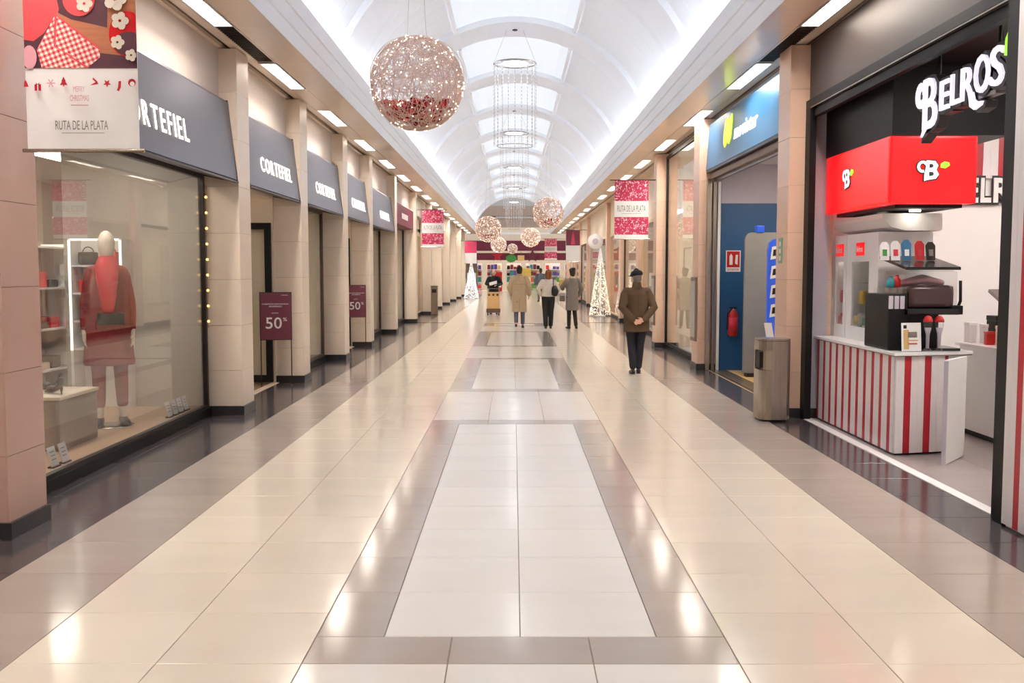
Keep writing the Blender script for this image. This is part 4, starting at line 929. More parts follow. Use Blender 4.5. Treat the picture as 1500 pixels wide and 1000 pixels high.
MB().prism([(3.44, 1.70), (3.49, 1.70), (3.49, 1.84), (3.465, 1.88), (3.44, 1.84)], 'y', 15.841, 15.844).build('symbol', 'white', fg); MB().prism([(3.53, 1.72), (3.57, 1.70), (3.575, 1.86), (3.54, 1.86)], 'y', 15.841, 15.844).build('symbol', 'white', fg)
lettering('sign_lettering', 'EXTINTOR', 'safety_red', fg, (3.41, 15.847, 1.605), (1, 0, 0), (0, 0, 1), .185, .035, .002, bold=.01)
gpn = thing('rounded_partition', 'tall grey partition with rounded top corner in the phone shop', 'partition', (3.75, 14.9, 0))
rp = [(3.46, .06), (4.3, .06), (4.3, 2.18)] + [(3.56 + .10 * math.cos(a), 2.08 + .10 * math.sin(a)) for a in [PI / 2 + PI / 2 * k / 6 for k in range(7)]]
MB().prism(rp, 'y', 14.86, 14.94).build('panel', 'grey_panel', gpn); MB().box(3.5, 4.28, 14.82, 14.98, 0, .06).build('base', 'dark_metal', gpn); MB().bbox(3.62, 3.74, 14.84, 14.96, 2.18, 2.28, .01).build('top_clip', 'screen_blue', gpn)
tt = thing('phone_totem', 'glowing blue totem panel with white phone pictures', 'totem', (3.8, 13.9, 0))
MB().box(3.62, 4.2, 13.82, 13.98, 0, .06).build('base', 'white', tt); MB().prism([(3.55, .06), (4.2, .06), (4.2, 2.05), (3.63, 2.05), (3.57, 2.0), (3.55, 1.9)], 'y', 13.86, 13.94).build('panel', 'screen_blue', tt)
for k in range(4):
    z = .95 + k * .27; MB().prism([(3.58, z), (3.68, z + .02), (3.70, z + .20), (3.60, z + .18)], 'y', 13.852, 13.86).build('picture', 'white', tt); MB().prism([(3.61, z + .05), (3.66, z + .06), (3.67, z + .15), (3.62, z + .14)], 'y', 13.848, 13.852).build('picture_dark', 'navy_cloth', tt)
lt = thing('leaflet_table', 'slim white pedestal holding leaflets just inside the phone shop', 'pedestal', (3.42, 12.9, 0))
MB().lathe((3.42, 12.9, 0), [(.16, 0), (.16, .02), (.03, .03), (.03, .70), (.15, .705), (.15, .725)], 16).build('pedestal', 'white', lt, True)
for k, (x, m) in enumerate(((3.34, 'card'), (3.46, 'screen_blue'))):
    l = tag(MB().slab((x - .05, 12.88, .727), (1, .1, 0), (-.15, .1, .98), [(0, 0), (.10, 0), (.10, .20), (0, .20)], .012).build('leaflet', m, O=(x, 12.88, .727)), ['white leaflet', 'blue leaflet'][k] + ' propped on the slim pedestal in the phone shop', 'leaflet')

# ================================================================== RIGHT: tall glass window bay (y 16.4 to 20.6)
shop_window(11, 1, 3.16, 16.42, 20.58, .09, 3.95, 'tall shop window beyond the blue phone shop', 'black', .05)
struct('floor_glass_shop', MB().box(3.2, 7, 15.95, 21.1, -.1, 0), 'white', 'white floor of the shop behind the tall window')
quadwall('wall_glass_shop_far', 3.2, 7, 20.62, 20.72, 0, 4.0, 'cream', 'cream end wall behind the tall window'); quadwall('wall_glass_shop_back', 7, 7.1, 15.95, 20.7, 0, 4.0, 'white', 'white back wall behind the tall window')
quadwall('wall_glass_shop_near', 3.46, 7, 15.96, 16.06, 0, 4.0, 'white', 'white side wall behind the tall window'); quadwall('ceiling_glass_shop', 3.2, 7, 15.95, 20.7, 3.96, 4.02, 'white_paint', 'white ceiling behind the tall window')
glow_panel(4.2, 18.4, 3.93, .5, 2.2, 'long white lamp panel behind the tall window', 'tall window lamps'); glow_panel(5.8, 18.4, 3.93, .5, 2.2, 'long white lamp panel behind the tall window', 'tall window lamps')
def product_shelf(x, y0, y1, z1, label, cols, n=5, sg=1, group=None):
    t = thing('product_shelf', label, 'shelf', (x, (y0 + y1) / 2, 0), group)
    MB().box(x, x + sg * .03, y0, y1, 0, z1).build('back_panel', 'white', t)
    for y in (y0, y1 - .02): MB().box(x - sg * .30, x, y, y + .02, 0, z1).build('side_panel', 'white', t)
    rr = random.Random(int(y0 * 31))
    for k in range(n):
        z = .12 + k * (z1 - .2) / n; MB().box(x - sg * .30, x, y0 + .02, y1 - .02, z, z + .02).build('shelf_board', 'white', t)
        y = y0 + .06
        while y < y1 - .3:
            wd = rr.uniform(.14, .30); h = rr.uniform(.10, (z1 - .2) / n - .08)
            tag(MB().bbox(x - sg * .26, x - sg * .06, y, y + wd, z + .02, z + .02 + h, .012).build('boxed_product', rr.choice(cols), O=(x - sg * .16, y, z + .02)), 'boxed product standing on the ' + label.split(' with ')[0], 'product', 'products on the ' + label.split(' with ')[0]); y += wd + rr.uniform(.05, .3)
    return t
product_shelf(4.7, 17.2, 18.6, 1.8, 'white shelf behind the tall window with boxed products', ('scarf', 'black', 'green', 'ochre', 'white'))
product_shelf(4.7, 19.0, 20.4, 1.9, 'second white shelf behind the tall window with boxed products', ('scarf', 'black', 'brown', 'cream'))
ig = thing('info_panel', 'slim brown upright holder fixed to the pillar beside the tall window', 'holder', (2.94, 16.1, .45)); MB().bbox(2.915, 2.949, 15.93, 16.35, .46, 1.5, .006).build('panel', 'box_brown', ig); MB().box(2.911, 2.916, 15.97, 16.31, .52, 1.44).build('poster', 'store_wall', ig)
ig2 = thing('info_panel', 'slim brown upright holder fixed to the pillar next to the doodle banner', 'holder', (2.94, 20.8, .45)); MB().bbox(2.915, 2.949, 20.63, 21.02, .46, 1.5, .006).build('panel', 'box_brown', ig2); MB().box(2.911, 2.916, 20.67, 20.98, .52, 1.44).build('poster', 'store_wall', ig2)

# ================================================================== RIGHT: farther bays, set back
FRB = [('white figure', 21.10, 26.6, 'wood', 'cream'), ('dark door post', 27.05, 31.0, 'dark_metal', 'cream'), ('pale timber', 31.45, 35.6, 'wood', 'wood'), ('glowing white interior', 36.05, 45.0, 'stone', 'white'), ('dark blue frame', 45.45, 50.5, 'navy_cloth', 'white'), ('pale frame', 50.95, 56, 'stone', 'cream'), ('pinkish frame', 56.45, 61.5, 'stone', 'stone')]
struct('floor_far_right_shops', MB().box(3.48, 6.5, 21.1, 66, -.1, 0), 'kiosk_floor', 'grey floor of the set-back shops past the tall window')
quadwall('ceiling_far_right_shops', 3.5, 6.5, 20.8, 66, 3.0, 3.1, 'white_paint', 'white ceiling of the set-back shops past the tall window'); quadwall('wall_far_right_back', 6.5, 6.6, 20.8, 66, 0, 3.0, 'white', 'white back wall of the set-back shops past the tall window')
quadwall('wall_far_right_top', 3.47, 3.53, 21.05, 66, 2.9, ZS, 'cream', 'cream upper wall above the set-back shops')
for k, (lab, a, b, fm, wm) in enumerate(FRB):
    n = 12 + k
    shop_window(n, 1, 3.46, a + .02, b - .02, .09, 2.9, f'set-back shop window with {lab} past the tall window', fm, .08, 1)
    quadwall(f'wall_party_right_{n}', 3.50, 6.5, b + .05, b + .25, 0, 3.0, wm, f'side wall behind the set-back window with {lab}')
    glow_panel(4.9, (a + b) / 2, 2.96, .6, 2.4, 'white ceiling lamp panel in the set-back shops past the tall window', 'far right shop lamps')
for k, (y0, y1) in enumerate([(24.0, 26.2), (37, 39), (41, 43), (46, 48)]): product_shelf(4.6, y0, y1, 2.0, 'shelf inside the set-back shops with boxed products', ('cream', 'ochre', 'scarf', 'white', 'store_grey', 'movi_wall'), 4, 1, 'shelves in the set-back shops')
torso_form(3.95, 25.4, 0, 'white dress form in the set-back window behind the man in brown', 'offwhite_cloth')
rs = thing('round_sign', 'round white projecting sign above the glittering light tree', 'sign', (3.25, 38, 2.7))
MB().lathe((0, 0, 0), [(.28, -.05), (.30, -.03), (.30, .03), (.28, .05)], 24).v and None
mb = MB(); mb.lathe((0, 0, 0), [(.27, -.05), (.30, -.03), (.30, .03), (.27, .05)], 24); mb.v = [(3.12 + a, 38 + c, 2.72 + b) for a, b, c in mb.v]; mb.build('disc', 'white', rs, True)
MB().tube([(3.40, 38, 2.72), (3.48, 38, 2.72)], .02, 8).build('arm', 'steel', rs); mb = MB(); mb.lathe((0, 0, 0), [(.12, -.056), (.12, -.05)], 16); mb.v = [(3.12 + a, 38 + c, 2.72 + b) for a, b, c in mb.v]; mb.build('emblem', 'lavender', rs)

# ================================================================== BANNERS
def banner_base(sg, y, x_in, x_out, z0, z1, label, top=True):
    """hung from a bracket arm on a pillar; faces down the hall towards the viewer"""
    t = thing('hanging_banner', label, 'banner', ((x_in + x_out) / 2, y, z0), None)
    a, b = sorted((x_in, x_out))
    MB().tube([(a - .03, y, z0 + .008), (b + .03, y, z0 + .008)], .012, 8).build('bottom_bar', 'steel', t)
    MB().tube([(-3.06 if sg < 0 else (2.96 if y < 21 else 3.34), y, z1 + .005), (x_in - sg * .10, y, z1 + .005)], .010, 8).build('bracket_arm', 'dark_metal', t)
    return t
def cloth(parent, name, m, a, b, y, z0, z1, t=.004, wave=.006):
    mb = MB(); n = 10
    for k in range(n + 1):
        x = a + (b - a) * k / n; w = wave * math.sin(k * 1.3)
        mb.v += [(x, y + w, z0), (x, y + w, z1), (x, y + w + t, z0), (x, y + w + t, z1)]
    for k in range(n):
        i = 4 * k; j = i + 4; mb.f += [(i, j, j + 1, i + 1), (i + 2, i + 3, j + 3, j + 2), (i, i + 2, j + 2, j), (i + 1, j + 1, j + 3, i + 3)]
    mb.f += [(0, 1, 3, 2), (4 * n, 4 * n + 2, 4 * n + 3, 4 * n + 1)]
    return mb.build(name, m, parent)
# near banner with the gift photograph
bx0, bx1, by, bz0, bz1 = -2.985, -2.305, 6.05, 2.33, 3.50
b1 = banner_base(-1, by, bx1, bx0, bz0, bz1, 'white banner printed with a gingham gift box and baubles')
MB().slab((bx0, by + .004, bz0), (1, 0, 0), (0, 0, 1), [(0, 0), (.68, 0), (.68, 1.17), (0, 1.17)], .006).build('cloth', 'card', b1)
S = .68 / 168.0 / 4.165
lay = [0]
def pr(name, m, pts, d=.0006):
    lay[0] += 1
    P = [((x - 121) * S, .885 - y * S * 1.0) for x, y in pts]
    P = [(min(.68, max(0, a)), min(1.17, max(.0, b))) for a, b in P]
    MB().slab((bx0, by - .002 - lay[0] * .0005, bz0), (1, 0, 0), (0, 0, 1), P, .0004).build(name, m, b1)
pr('photo_print', 'print_wood', [(121, -300), (826, -300), (826, 396), (121, 396)])
pr('photo_print', 'print_dark', [(330, -60), (650, -60), (640, 150), (560, 130), (420, 100), (340, 60)]); pr('photo_print', 'print_dark', [(121, 150), (320, 120), (300, 280), (215, 396), (121, 396)])
pr('photo_print', 'print_dark', [(560, 300), (826, 330), (826, 396), (500, 396)])
pr('gift_print', 'print_red', [(121, -40), (330, -40), (345, 40), (250, 180), (180, 232), (121, 222)])
pr('gift_print', 'print_red', [(121, -300), (560, -300), (500, -110), (300, -60), (121, -120)])
pr('gift_print', 'gingham', [(322, 72), (592, 280), (592, 330), (512, 395), (312, 262)]); pr('gift_print', 'gingham', [(322, 72), (312, 262), (512, 395), (228, 395), (200, 285)])
for q in ([(318, 72), (330, 80), (318, 266), (306, 262)], [(306, 258), (318, 262), (520, 392), (500, 395)], [(316, 70), (326, 66), (596, 276), (590, 286)]): pr('ribbon_print', 'print_red', q)
pr('bauble_print', 'print_red', circle(470, -20, 100, 24)); pr('bauble_print', 'red', circle(770, 190, 118, 26, 140)); pr('bauble_print', 'print_dark', [(x, y) for x, y in circle(775, 250, 95, 20, 75)])
pr('ball_print', 'slush_pink', circle(155, 330, 45, 18, 72))
for cx, cy, r in ((505, 5, 55), (705, 240, 46), (725, 110, 58), (790, 320, 40), (700, -20, 75)):
    for k in range(5): pr('flower_print', 'offwhite_cloth', circle(cx + r * .55 * math.cos(1.256 * k), cy + r * .55 * math.sin(1.256 * k), r * .42, 10))
pr('flower_print', 'green', circle(690, -60, 30, 8))
# little red icons
def icon(pts, cx, cy, m='stripe_red'): pr('icon_print', m, [(cx + a, cy + b) for a, b in pts])
icon([(-22, 24), (12, 24), (2, -5), (-8, -20), (-14, -5)], 138, 490); icon([(-20, -12), (20, -12), (20, 28), (-20, 28)], 207, 510); icon([(-3, -22), (3, -22), (3, 28), (-3, 28)], 207, 510, 'card'); icon([(-14, -26), (0, -14), (14, -26), (8, -12), (-8, -12)], 207, 512)
for k in range(3):
    a = PI * k / 3; c, s_ = math.cos(a), math.sin(a); icon([(-26 * c - 3 * s_, -26 * s_ + 3 * c), (-26 * c + 3 * s_, -26 * s_ - 3 * c), (26 * c + 3 * s_, 26 * s_ - 3 * c), (26 * c - 3 * s_, 26 * s_ + 3 * c)], 290, 492, 'slush_pink')
icon([(-24, 18), (24, 18), (10, -4), (15, -4), (0, -34), (-15, -4), (-10, -4)], 370, 486); icon([(-4, 16), (4, 16), (4, 26), (-4, 26)], 370, 486)
icon([(-28, 22), (24, 14), (16, -4), (-8, -26), (-12, -16), (6, 2)], 562, 484); icon([(a, b) for a, b in star(0, 0, 26)], 640, 494); icon([(-4, -26), (12, -26), (10, 10), (-2, 36), (-16, 30), (-8, 10)], 716, 506); icon(circle(0, 0, 24, 16), 795, 490); icon(circle(2, 8, 15, 14), 795, 490, 'card')
def ptext(s, x0, x1, y0, y1, m):
    lettering('lettering', s, m, b1, (bx0 + (x0 - 121) * S, by - .030, bz0 + .885 - y1 * S), (1, 0, 0), (0, 0, 1), (x1 - x0) * S, (y1 - y0) * S, .0008)
ptext('MERRY', 430, 500, 512, 545, 'slush_pink'); ptext('CHRISTMAS', 408, 525, 566, 602, 'slush_pink'); ptext('RUTA DE LA PLATA', 312, 640, 722, 778, 'steel_dark')
pr('rule_print', 'slush_pink', [(412, 625), (520, 625), (520, 631), (412, 631)]); pr('rule_print', 'steel_dark', [(350, 797), (615, 797), (615, 800), (350, 800)])
# doodle banners
def doodle_banner(sg, y, a, b, z0, z1, label, m='banner_print', text=True):
    t = banner_base(sg, y, a if sg > 0 else b, b if sg > 0 else a, z0, z1, label)
    h = z1 - z0
    for f0, f1, mm, nm in ((0, .08, 'card', 'hem'), (.08, .38, m, 'printed_band'), (.38, .65, 'card', 'white_band'), (.65, 1, m, 'printed_band')):
        MB().box(a, b, y, y + .006, z0 + h * f0, z0 + h * f1).build(nm, mm, t)
    if text:
        lettering('lettering', 'RUTA DE LA PLATA', 'steel_dark', t, (a + .06, y - .001, z0 + h * .47), (1, 0, 0), (0, 0, 1), (b - a) - .12, .13, .0015)
        MB().box(a + .15, b - .15, y - .002, y, z0 + h * .435, z0 + h * .44).build('rule', 'steel_dark', t)
    return t
doodle_banner(1, 20.75, 2.09, 2.80, 2.26, 3.49, 'pink and white doodle banner with black lettering beside the tall window')
doodle_banner(-1, 30.8, -2.88, -2.20, 2.33, 3.49, 'pink and white doodle banner with lettering past the grey awnings')
doodle_banner(1, 56.2, 1.75, 2.45, 2.2, 3.4, 'small pink and white banner near the far end on the kiosk side')
t = banner_base(-1, 56.95, -2.15, -2.83, 2.0, 3.3, 'small pink and white banner by the white cone tree'); MB().box(-2.83, -2.15, 56.95, 56.956, 2.62, 3.3).build('printed_band', 'pink', t); MB().box(-2.83, -2.15, 56.95, 56.956, 2.0, 2.62).build('white_band', 'card', t)
t = banner_base(1, 45.2, 2.38, 3.02, 2.0, 3.45, 'dark red banner with white lower half beyond the light tree'); MB().box(2.38, 3.02, 45.2, 45.206, 2.75, 3.45).build('printed_band', 'maroon', t); MB().box(2.38, 3.02, 45.2, 45.206, 2.0, 2.75).build('white_band', 'card', t)
MB().prism([(2.6, 2.8), (2.8, 2.8), (2.75, 3.2), (2.7, 3.4), (2.65, 3.2)], 'y', 45.194, 45.2).build('tree_print', 'pink', t)

# ================================================================== LIGHT BALLS
def light_ball(x, y, z, r, label, wires, bulbs, red, ztop=6.4, wr=.0025, bm='bulb_far'):
    if y < 65: ztop = ZC + math.sqrt(RV * RV - x * x) - .06
    t = thing('light_ball', label, 'light ball', (x, y, z), 'hanging light balls')
    rr = random.Random(int(abs(x) * 1000 + y))
    mb = MB()
    for k in range(wires):
        ax = Vector((rr.gauss(0, 1), rr.gauss(0, 1), rr.gauss(0, 1))).normalized(); e1 = ax.orthogonal().normalized(); e2 = ax.cross(e1)
        d = rr.uniform(-.75, .75) if k % 2 else 0; q = math.sqrt(1 - d * d) * r
        seg = 30; pts = [Vector((x, y, z)) + ax * d * r + e1 * q * math.cos(2 * PI * i / seg) + e2 * q * math.sin(2 * PI * i / seg) for i in range(seg + 1)]
        mb.tube(pts, wr, 3, False)
    tag(mb.build('wire_netting', 'copper', t), kind='stuff')
    fr = MB()
    for k in range(6):
        a = PI * k / 6; seg = 36; fr.tube([(x + r * math.sin(b) * math.cos(a) + .08 * r * math.sin(2 * b), y + r * math.sin(b) * math.sin(a), z + r * math.cos(b)) for b in [2 * PI * i / seg for i in range(seg + 1)]], wr * 1.8, 4, False)
    fr.build('frame', 'copper', t)
    bb = MB(); ico = [(1, 0, 0), (-1, 0, 0), (0, 1, 0), (0, -1, 0), (0, 0, 1), (0, 0, -1)]; fc = [(0, 2, 4), (2, 1, 4), (1, 3, 4), (3, 0, 4), (2, 0, 5), (1, 2, 5), (3, 1, 5), (0, 3, 5)]
    for k in range(bulbs):
        v = Vector((rr.gauss(0, 1), rr.gauss(0, 1), rr.gauss(0, 1))).normalized() * r * rr.uniform(.99, 1.02); s = wr * rr.uniform(2.0, 3.2)
        bb.add([(x + v.x + a * s, y + v.y + b * s, z + v.z + c * s) for a, b, c in ico], fc)
    tag(bb.build('fairy_bulbs', bm, t), kind='stuff')
    if red:
        me = MB().ball((0, 0, 0), r * .062, 10, 6).mesh('bauble', 'bauble', smooth=True)
        for k in range(red):
            for _ in range(60):
                v = Vector((rr.uniform(-1, 1), rr.uniform(-1, 1), rr.uniform(-.95, -.42)))
                if v.length < .90: break
            inst(me, 'bauble', t, v * r)
    for dx in (-.12, .12): MB().tube([(x + dx, y, z + math.sqrt(r * r - dx * dx) if r > .12 else z), (x + dx * .3, y, ztop)], .003, 4).build('suspension_wire', 'wire', t)
    return t
light_ball(-1.235, 12.5, 3.94, .58, 'big glowing wire ball with red baubles hanging nearest the grey awnings', 170, 270, 190, 6.0, .0026, 'bulb')
light_ball(1.24, 36, 3.69, .56, 'glowing wire ball with red baubles hanging above the grey-coated person', 80, 420, 60, 6.1, .005)
light_ball(-1.10, 42, 3.36, .54, 'glowing wire ball with red baubles hanging above the person with the cart', 80, 420, 60, 6.1, .006)
light_ball(-1.06, 69, 3.4, .54, 'small pale glowing ball hanging left of the green oval sign', 70, 360, 0, 8.6, .008)
light_ball(.98, 58, 3.55, .56, 'pale whitish glowing ball hanging above the red star', 70, 420, 0, 6.1, .008)
light_ball(-.1, 75, 3.25, .38, 'smallest glowing ball hanging over the far shop front', 50, 90, 15, 8.6, .008)

# ================================================================== RING CHANDELIERS of hanging light strings
def chandelier(y, first=[None]):
    z1, z0, r = 5.69, 4.02, .42
    if first[0]: return dup(first[0], (0, y, z0))
    t = thing('string_chandelier', 'ring chandelier of hanging light strings below the skylights', 'chandelier', (0, y, z0), 'ring chandeliers')
    seg = 28; ring = [(r * math.cos(2 * PI * k / seg), y + r * math.sin(2 * PI * k / seg), z1) for k in range(seg + 1)]
    MB().tube(ring, .012, 6, False).build('top_ring', 'steel', t)
    MB().lathe((0, y, z1), [(.26, 0), (.28, .02), (.28, .05), (.1, .07)], 24).build('lamp_housing', 'white_paint', t); MB().lathe((0, y, z1 - .012), [(.25, 0), (.26, .011)], 24).build('lamp_diffuser', 'bulb_cool', t)
    for k in range(4):
        a = PI / 2 * k; MB().tube([(.26 * math.cos(a), y + .26 * math.sin(a), z1 + .02), (r * math.cos(a), y + r * math.sin(a), z1)], .006, 4).build('spoke', 'steel', t)
    s = MB(); s.tube([(0, 0, 0), (0, 0, -1.62)], .0065, 4); sm_ = s.mesh('string_cord', 'wire')
    b = MB(); ico = [(1, 0, 0), (-1, 0, 0), (0, 1, 0), (0, -1, 0), (0, 0, 1), (0, 0, -1)]; fc = [(0, 2, 4), (2, 1, 4), (1, 3, 4), (3, 0, 4), (2, 0, 5), (1, 2, 5), (3, 1, 5), (0, 3, 5)]
    for k in range(22): b.add([(p * .008, q * .008, -.06 - k * .073 + c * .012) for p, q, c in ico], fc)
    bm_ = b.mesh('string_bulbs', 'string_bulb')
    for k in range(20):
        a = 2 * PI * k / 20; o = inst(sm_, 'light_string', t, (r * math.cos(a), r * math.sin(a), z1 - z0)); q = inst(bm_, 'string_bulbs', o, (0, 0, 0)); tag(q, kind='stuff')
    MB().tube([(.86 * p[0], y + .86 * (p[1] - y), z0 + .06) for p in ring], .006, 5, False).build('bottom_ring', 'steel', t)
    for sx in (-1, 1): MB().tube([(sx * r, y, z1), (sx * .16, y, 6.35)], .004, 4).build('suspension_wire', 'wire', t)
    MB().lathe((0, y, 6.33), [(.05, 0), (.05, .05)], 10).build('ceiling_hook', 'dark_metal', t)
    first[0] = t; return t
M['string_bulb'] = mat('string_bulb', 'FFFFFF', .5, emit=1.1, ecol='FFFFFF')
for y, wh in ((19.8, 'level with the second sale sign'), (29.7, 'level with the doodle banner past the awnings'), (39.6, 'past the pair of light balls'), (49.5, 'over the distant person in grey'), (59.4, 'next to the end hall')): chandelier(y)['label'] = 'ring chandelier of hanging light strings, ' + wh

# ================================================================== LIGHT TREES
def light_tree(x, y, h, r, label, bm_, n):
    t = thing('light_tree', label, 'light tree', (x, y, 0), None)
    MB().lathe((x, y, 0), [(r * .5, 0), (r * .5, .04), (.03, .06), (.025, h)], 14).build('stand', 'white_paint', t)
    f = MB()
    for k in range(14):
        a = 2 * PI * k / 14; f.tube([(x + r * math.cos(a), y + r * math.sin(a), .03), (x + .02 * math.cos(a), y + .02 * math.sin(a), h)], .008, 4)
    tag(f.build('wire_cone', 'white_paint', t), kind='stuff')
    rr = random.Random(int(y)); b = MB(); ico = [(1, 0, 0), (-1, 0, 0), (0, 1, 0), (0, -1, 0), (0, 0, 1), (0, 0, -1)]; fc = [(0, 2, 4), (2, 1, 4), (1, 3, 4), (3, 0, 4), (2, 0, 5), (1, 2, 5), (3, 1, 5), (0, 3, 5)]
    for k in range(n):
        q = 1 - math.sqrt(rr.random()); a = rr.uniform(0, 2 * PI); R = r * (1 - q) * rr.uniform(.9, 1.03); s = .016
        b.add([(x + R * math.cos(a) + u_ * s, y + R * math.sin(a) + v_ * s, .05 + q * (h - .05) + w_ * s) for u_, v_, w_ in ico], fc)
    tag(b.build('fairy_bulbs', bm_, t), kind='stuff')
    return t
M['tree_bulb'] = mat('tree_bulb', 'FFF2DC', .5, emit=1.1, ecol='FFEBCB')
light_tree(3.02, 34.6, 2.4, .38, 'glittering cone tree of warm lights beside a pillar', 'tree_bulb', 420)
light_tree(-2.42, 56, 2.2, .42, 'white cone tree of lights near the far banner', 'string_bulb', 700)

# ================================================================== END HALL
for q, y in enumerate((69, 75)): quadwall(f'trim_{30 + q}', -12, 12, y - .15, y + .15, 8.58, 8.9, 'white_paint', 'white roof beam across the end hall, ' + ('next to the vault' if q == 0 else 'next to the far shop'))
struct('floor_end_hall', MB().box(-12, 12, 66, 84, -.1, -.001), 'tile_beige', 'pale floor of the end hall')
quadwall('wall_end_left', -12.1, -12, 66, 84, 0, 10, 'cream', 'cream side wall of the end hall, awning side'); quadwall('wall_end_right', 12, 12.1, 66, 84, 0, 10, 'cream', 'cream side wall of the end hall, kiosk side')
quadwall('wall_end_front_left', -12, -3.5, 66, 66.2, 0, 10, 'cream', 'cream wall facing the end shop, awning side'); quadwall('wall_end_front_right', 3.5, 12, 66, 66.2, 0, 10, 'cream', 'cream wall facing the end shop, kiosk side')
quadwall('wall_end', -12, 12, 84, 84.2, 0, 10, 'store_wall', 'end wall above the far shop front')
quadwall('ceiling_end_shop', -8, 8, 78, 84, 4.4, 4.6, 'white_paint', 'white ceiling of the far shop')
for x in (-4, 0, 4): glow_panel(x, 80.5, 4.36, 1.2, 2.5, 'white ceiling lamp panel of the far shop', 'far shop lamps')
ef = thing('end_fascia', 'maroon fascia band across the far shop front', 'fascia', (0, 78, 2.5))
MB().box(-8, 8, 77.9, 78.1, 3.15, 3.95).build('upper_band', 'maroon', ef); MB().box(-8, 8, 77.95, 77.999, 3.95, 4.45).build('top_band', 'cream', ef); MB().box(-8, 8, 77.92, 78.08, 2.42, 2.98).build('lower_band', 'maroon', ef); MB().box(-8, 8, 77.86, 78.12, 2.98, 3.15).build('pale_strip', 'cream', ef)
bl = thing('balcony', 'brown balcony structure above the far shop front', 'balcony', (0, 79, 4.6))
MB().box(-6, 6, 78.2, 79.2, 4.6, 5.0).build('deck', 'cream', bl); MB().box(-6, 6, 78.2, 78.3, 5.0, 5.7).build('parapet', 'tan', bl); MB().box(-6, 6, 78.25, 79, 5.9, 6.7).build('upper_beam', 'tan', bl); MB().box(-6, 6, 78.15, 78.3, 5.7, 5.8).build('rail', 'steel', bl)
for x in (-4.5, -1.6, 1.6, 4.5): MB().box(x - .15, x + .15, 78.3, 78.6, 5.0, 5.9).build('post', 'brown', bl)
go = thing('oval_sign', 'green oval sign hanging over the far shop entrance', 'sign', (-.05, 77.86, 2.4)); MB().slab((-.05, 77.86, 2.55), (1, 0, 0), (0, 0, 1), circle(-.15, 0, .42, 20, .3), .06).build('panel', 'green', go); MB().tube([(-.05, 77.85, 2.8), (-.05, 77.85, 3.1)], .02, 6).build('hanger', 'steel', go)
tnp = thing('tan_board', 'tan hanging board beside the green oval sign', 'sign', (.57, 77.5, 2.4)); MB().bbox(.30, .84, 77.8, 77.87, 2.35, 2.8, .02).build('panel', 'crate', tnp); MB().tube([(.57, 77.85, 2.8), (.57, 77.85, 3.1)], .02, 6).build('hanger', 'steel', tnp)
for k, (x, z, r, lab) in enumerate(((-1.3, 2.75, .5, 'red star decoration left of the green oval sign'), (1.47, 2.75, .55, 'larger dark red star decoration right of the tan board'))):
    t = thing('star_decoration', lab, 'star', (x, 77.2, z), 'star decorations'); MB().slab((x, 77.86, z), (1, 0, 0), (0, 0, 1), star(0, 0, r, .45), .12).build('star', 'stripe_red' if k == 0 else 'maroon', t); MB().tube([(x, 77.85, z + r * .9), (x, 77.85, 3.12)], .01, 4).build('cord', 'wire', t)
rr = random.Random(5)
for k in range(9):
    x = -6.4 + k * 1.6
    gx = thing('gondola_shelf', 'shelf unit stocked with colourful goods in the far shop', 'shelf', (x, 81, 0), 'far shop shelves')
    MB().box(x - .6, x + .6, 81, 81.1, 0, 2.2).build('back_panel', 'white', gx)
    for q in range(4):
        z = .1 + q * .52; MB().box(x - .6, x + .6, 80.6, 81, z, z + .04).build('shelf_board', 'white', gx)
        for j in range(4):
            MB().bbox(x - .56 + j * .28, x - .32 + j * .28, 80.62, 80.92, z + .04, z + .04 + rr.uniform(.2, .42), .02).build('goods', rr.choice(['scarf', 'yellow', 'purple', 'white', 'green', 'maroon', 'ochre', 'teal', 'black']), gx)
for x, y, sx, h, m, lab in ((-3.6, 76.8, 1.3, 1.6, 'purple', 'purple display stand before the far shop'), (-1.3, 76.5, .8, 1.5, 'safety_red', 'red display stand before the far shop'), (1.0, 76.8, .7, 1.8, 'yellow', 'yellow display stand before the far shop'), (-3.0, 70, .8, 2.4, 'box_brown', 'tall brown information block before the far shop')):
    t = thing('display_stand', lab, 'stand', (x, y, 0)); MB().bbox(x - sx / 2, x + sx / 2, y, y + .5, 0, h * .8, .03).build('body', m, t); MB().bbox(x - sx / 2, x + sx / 2, y + .1, y + .4, h * .8, h, .03).build('header', m, t); MB().box(x - sx * .4, x + sx * .4, y - .02, y, h * .2, h * .6).build('front_print', 'white', t)

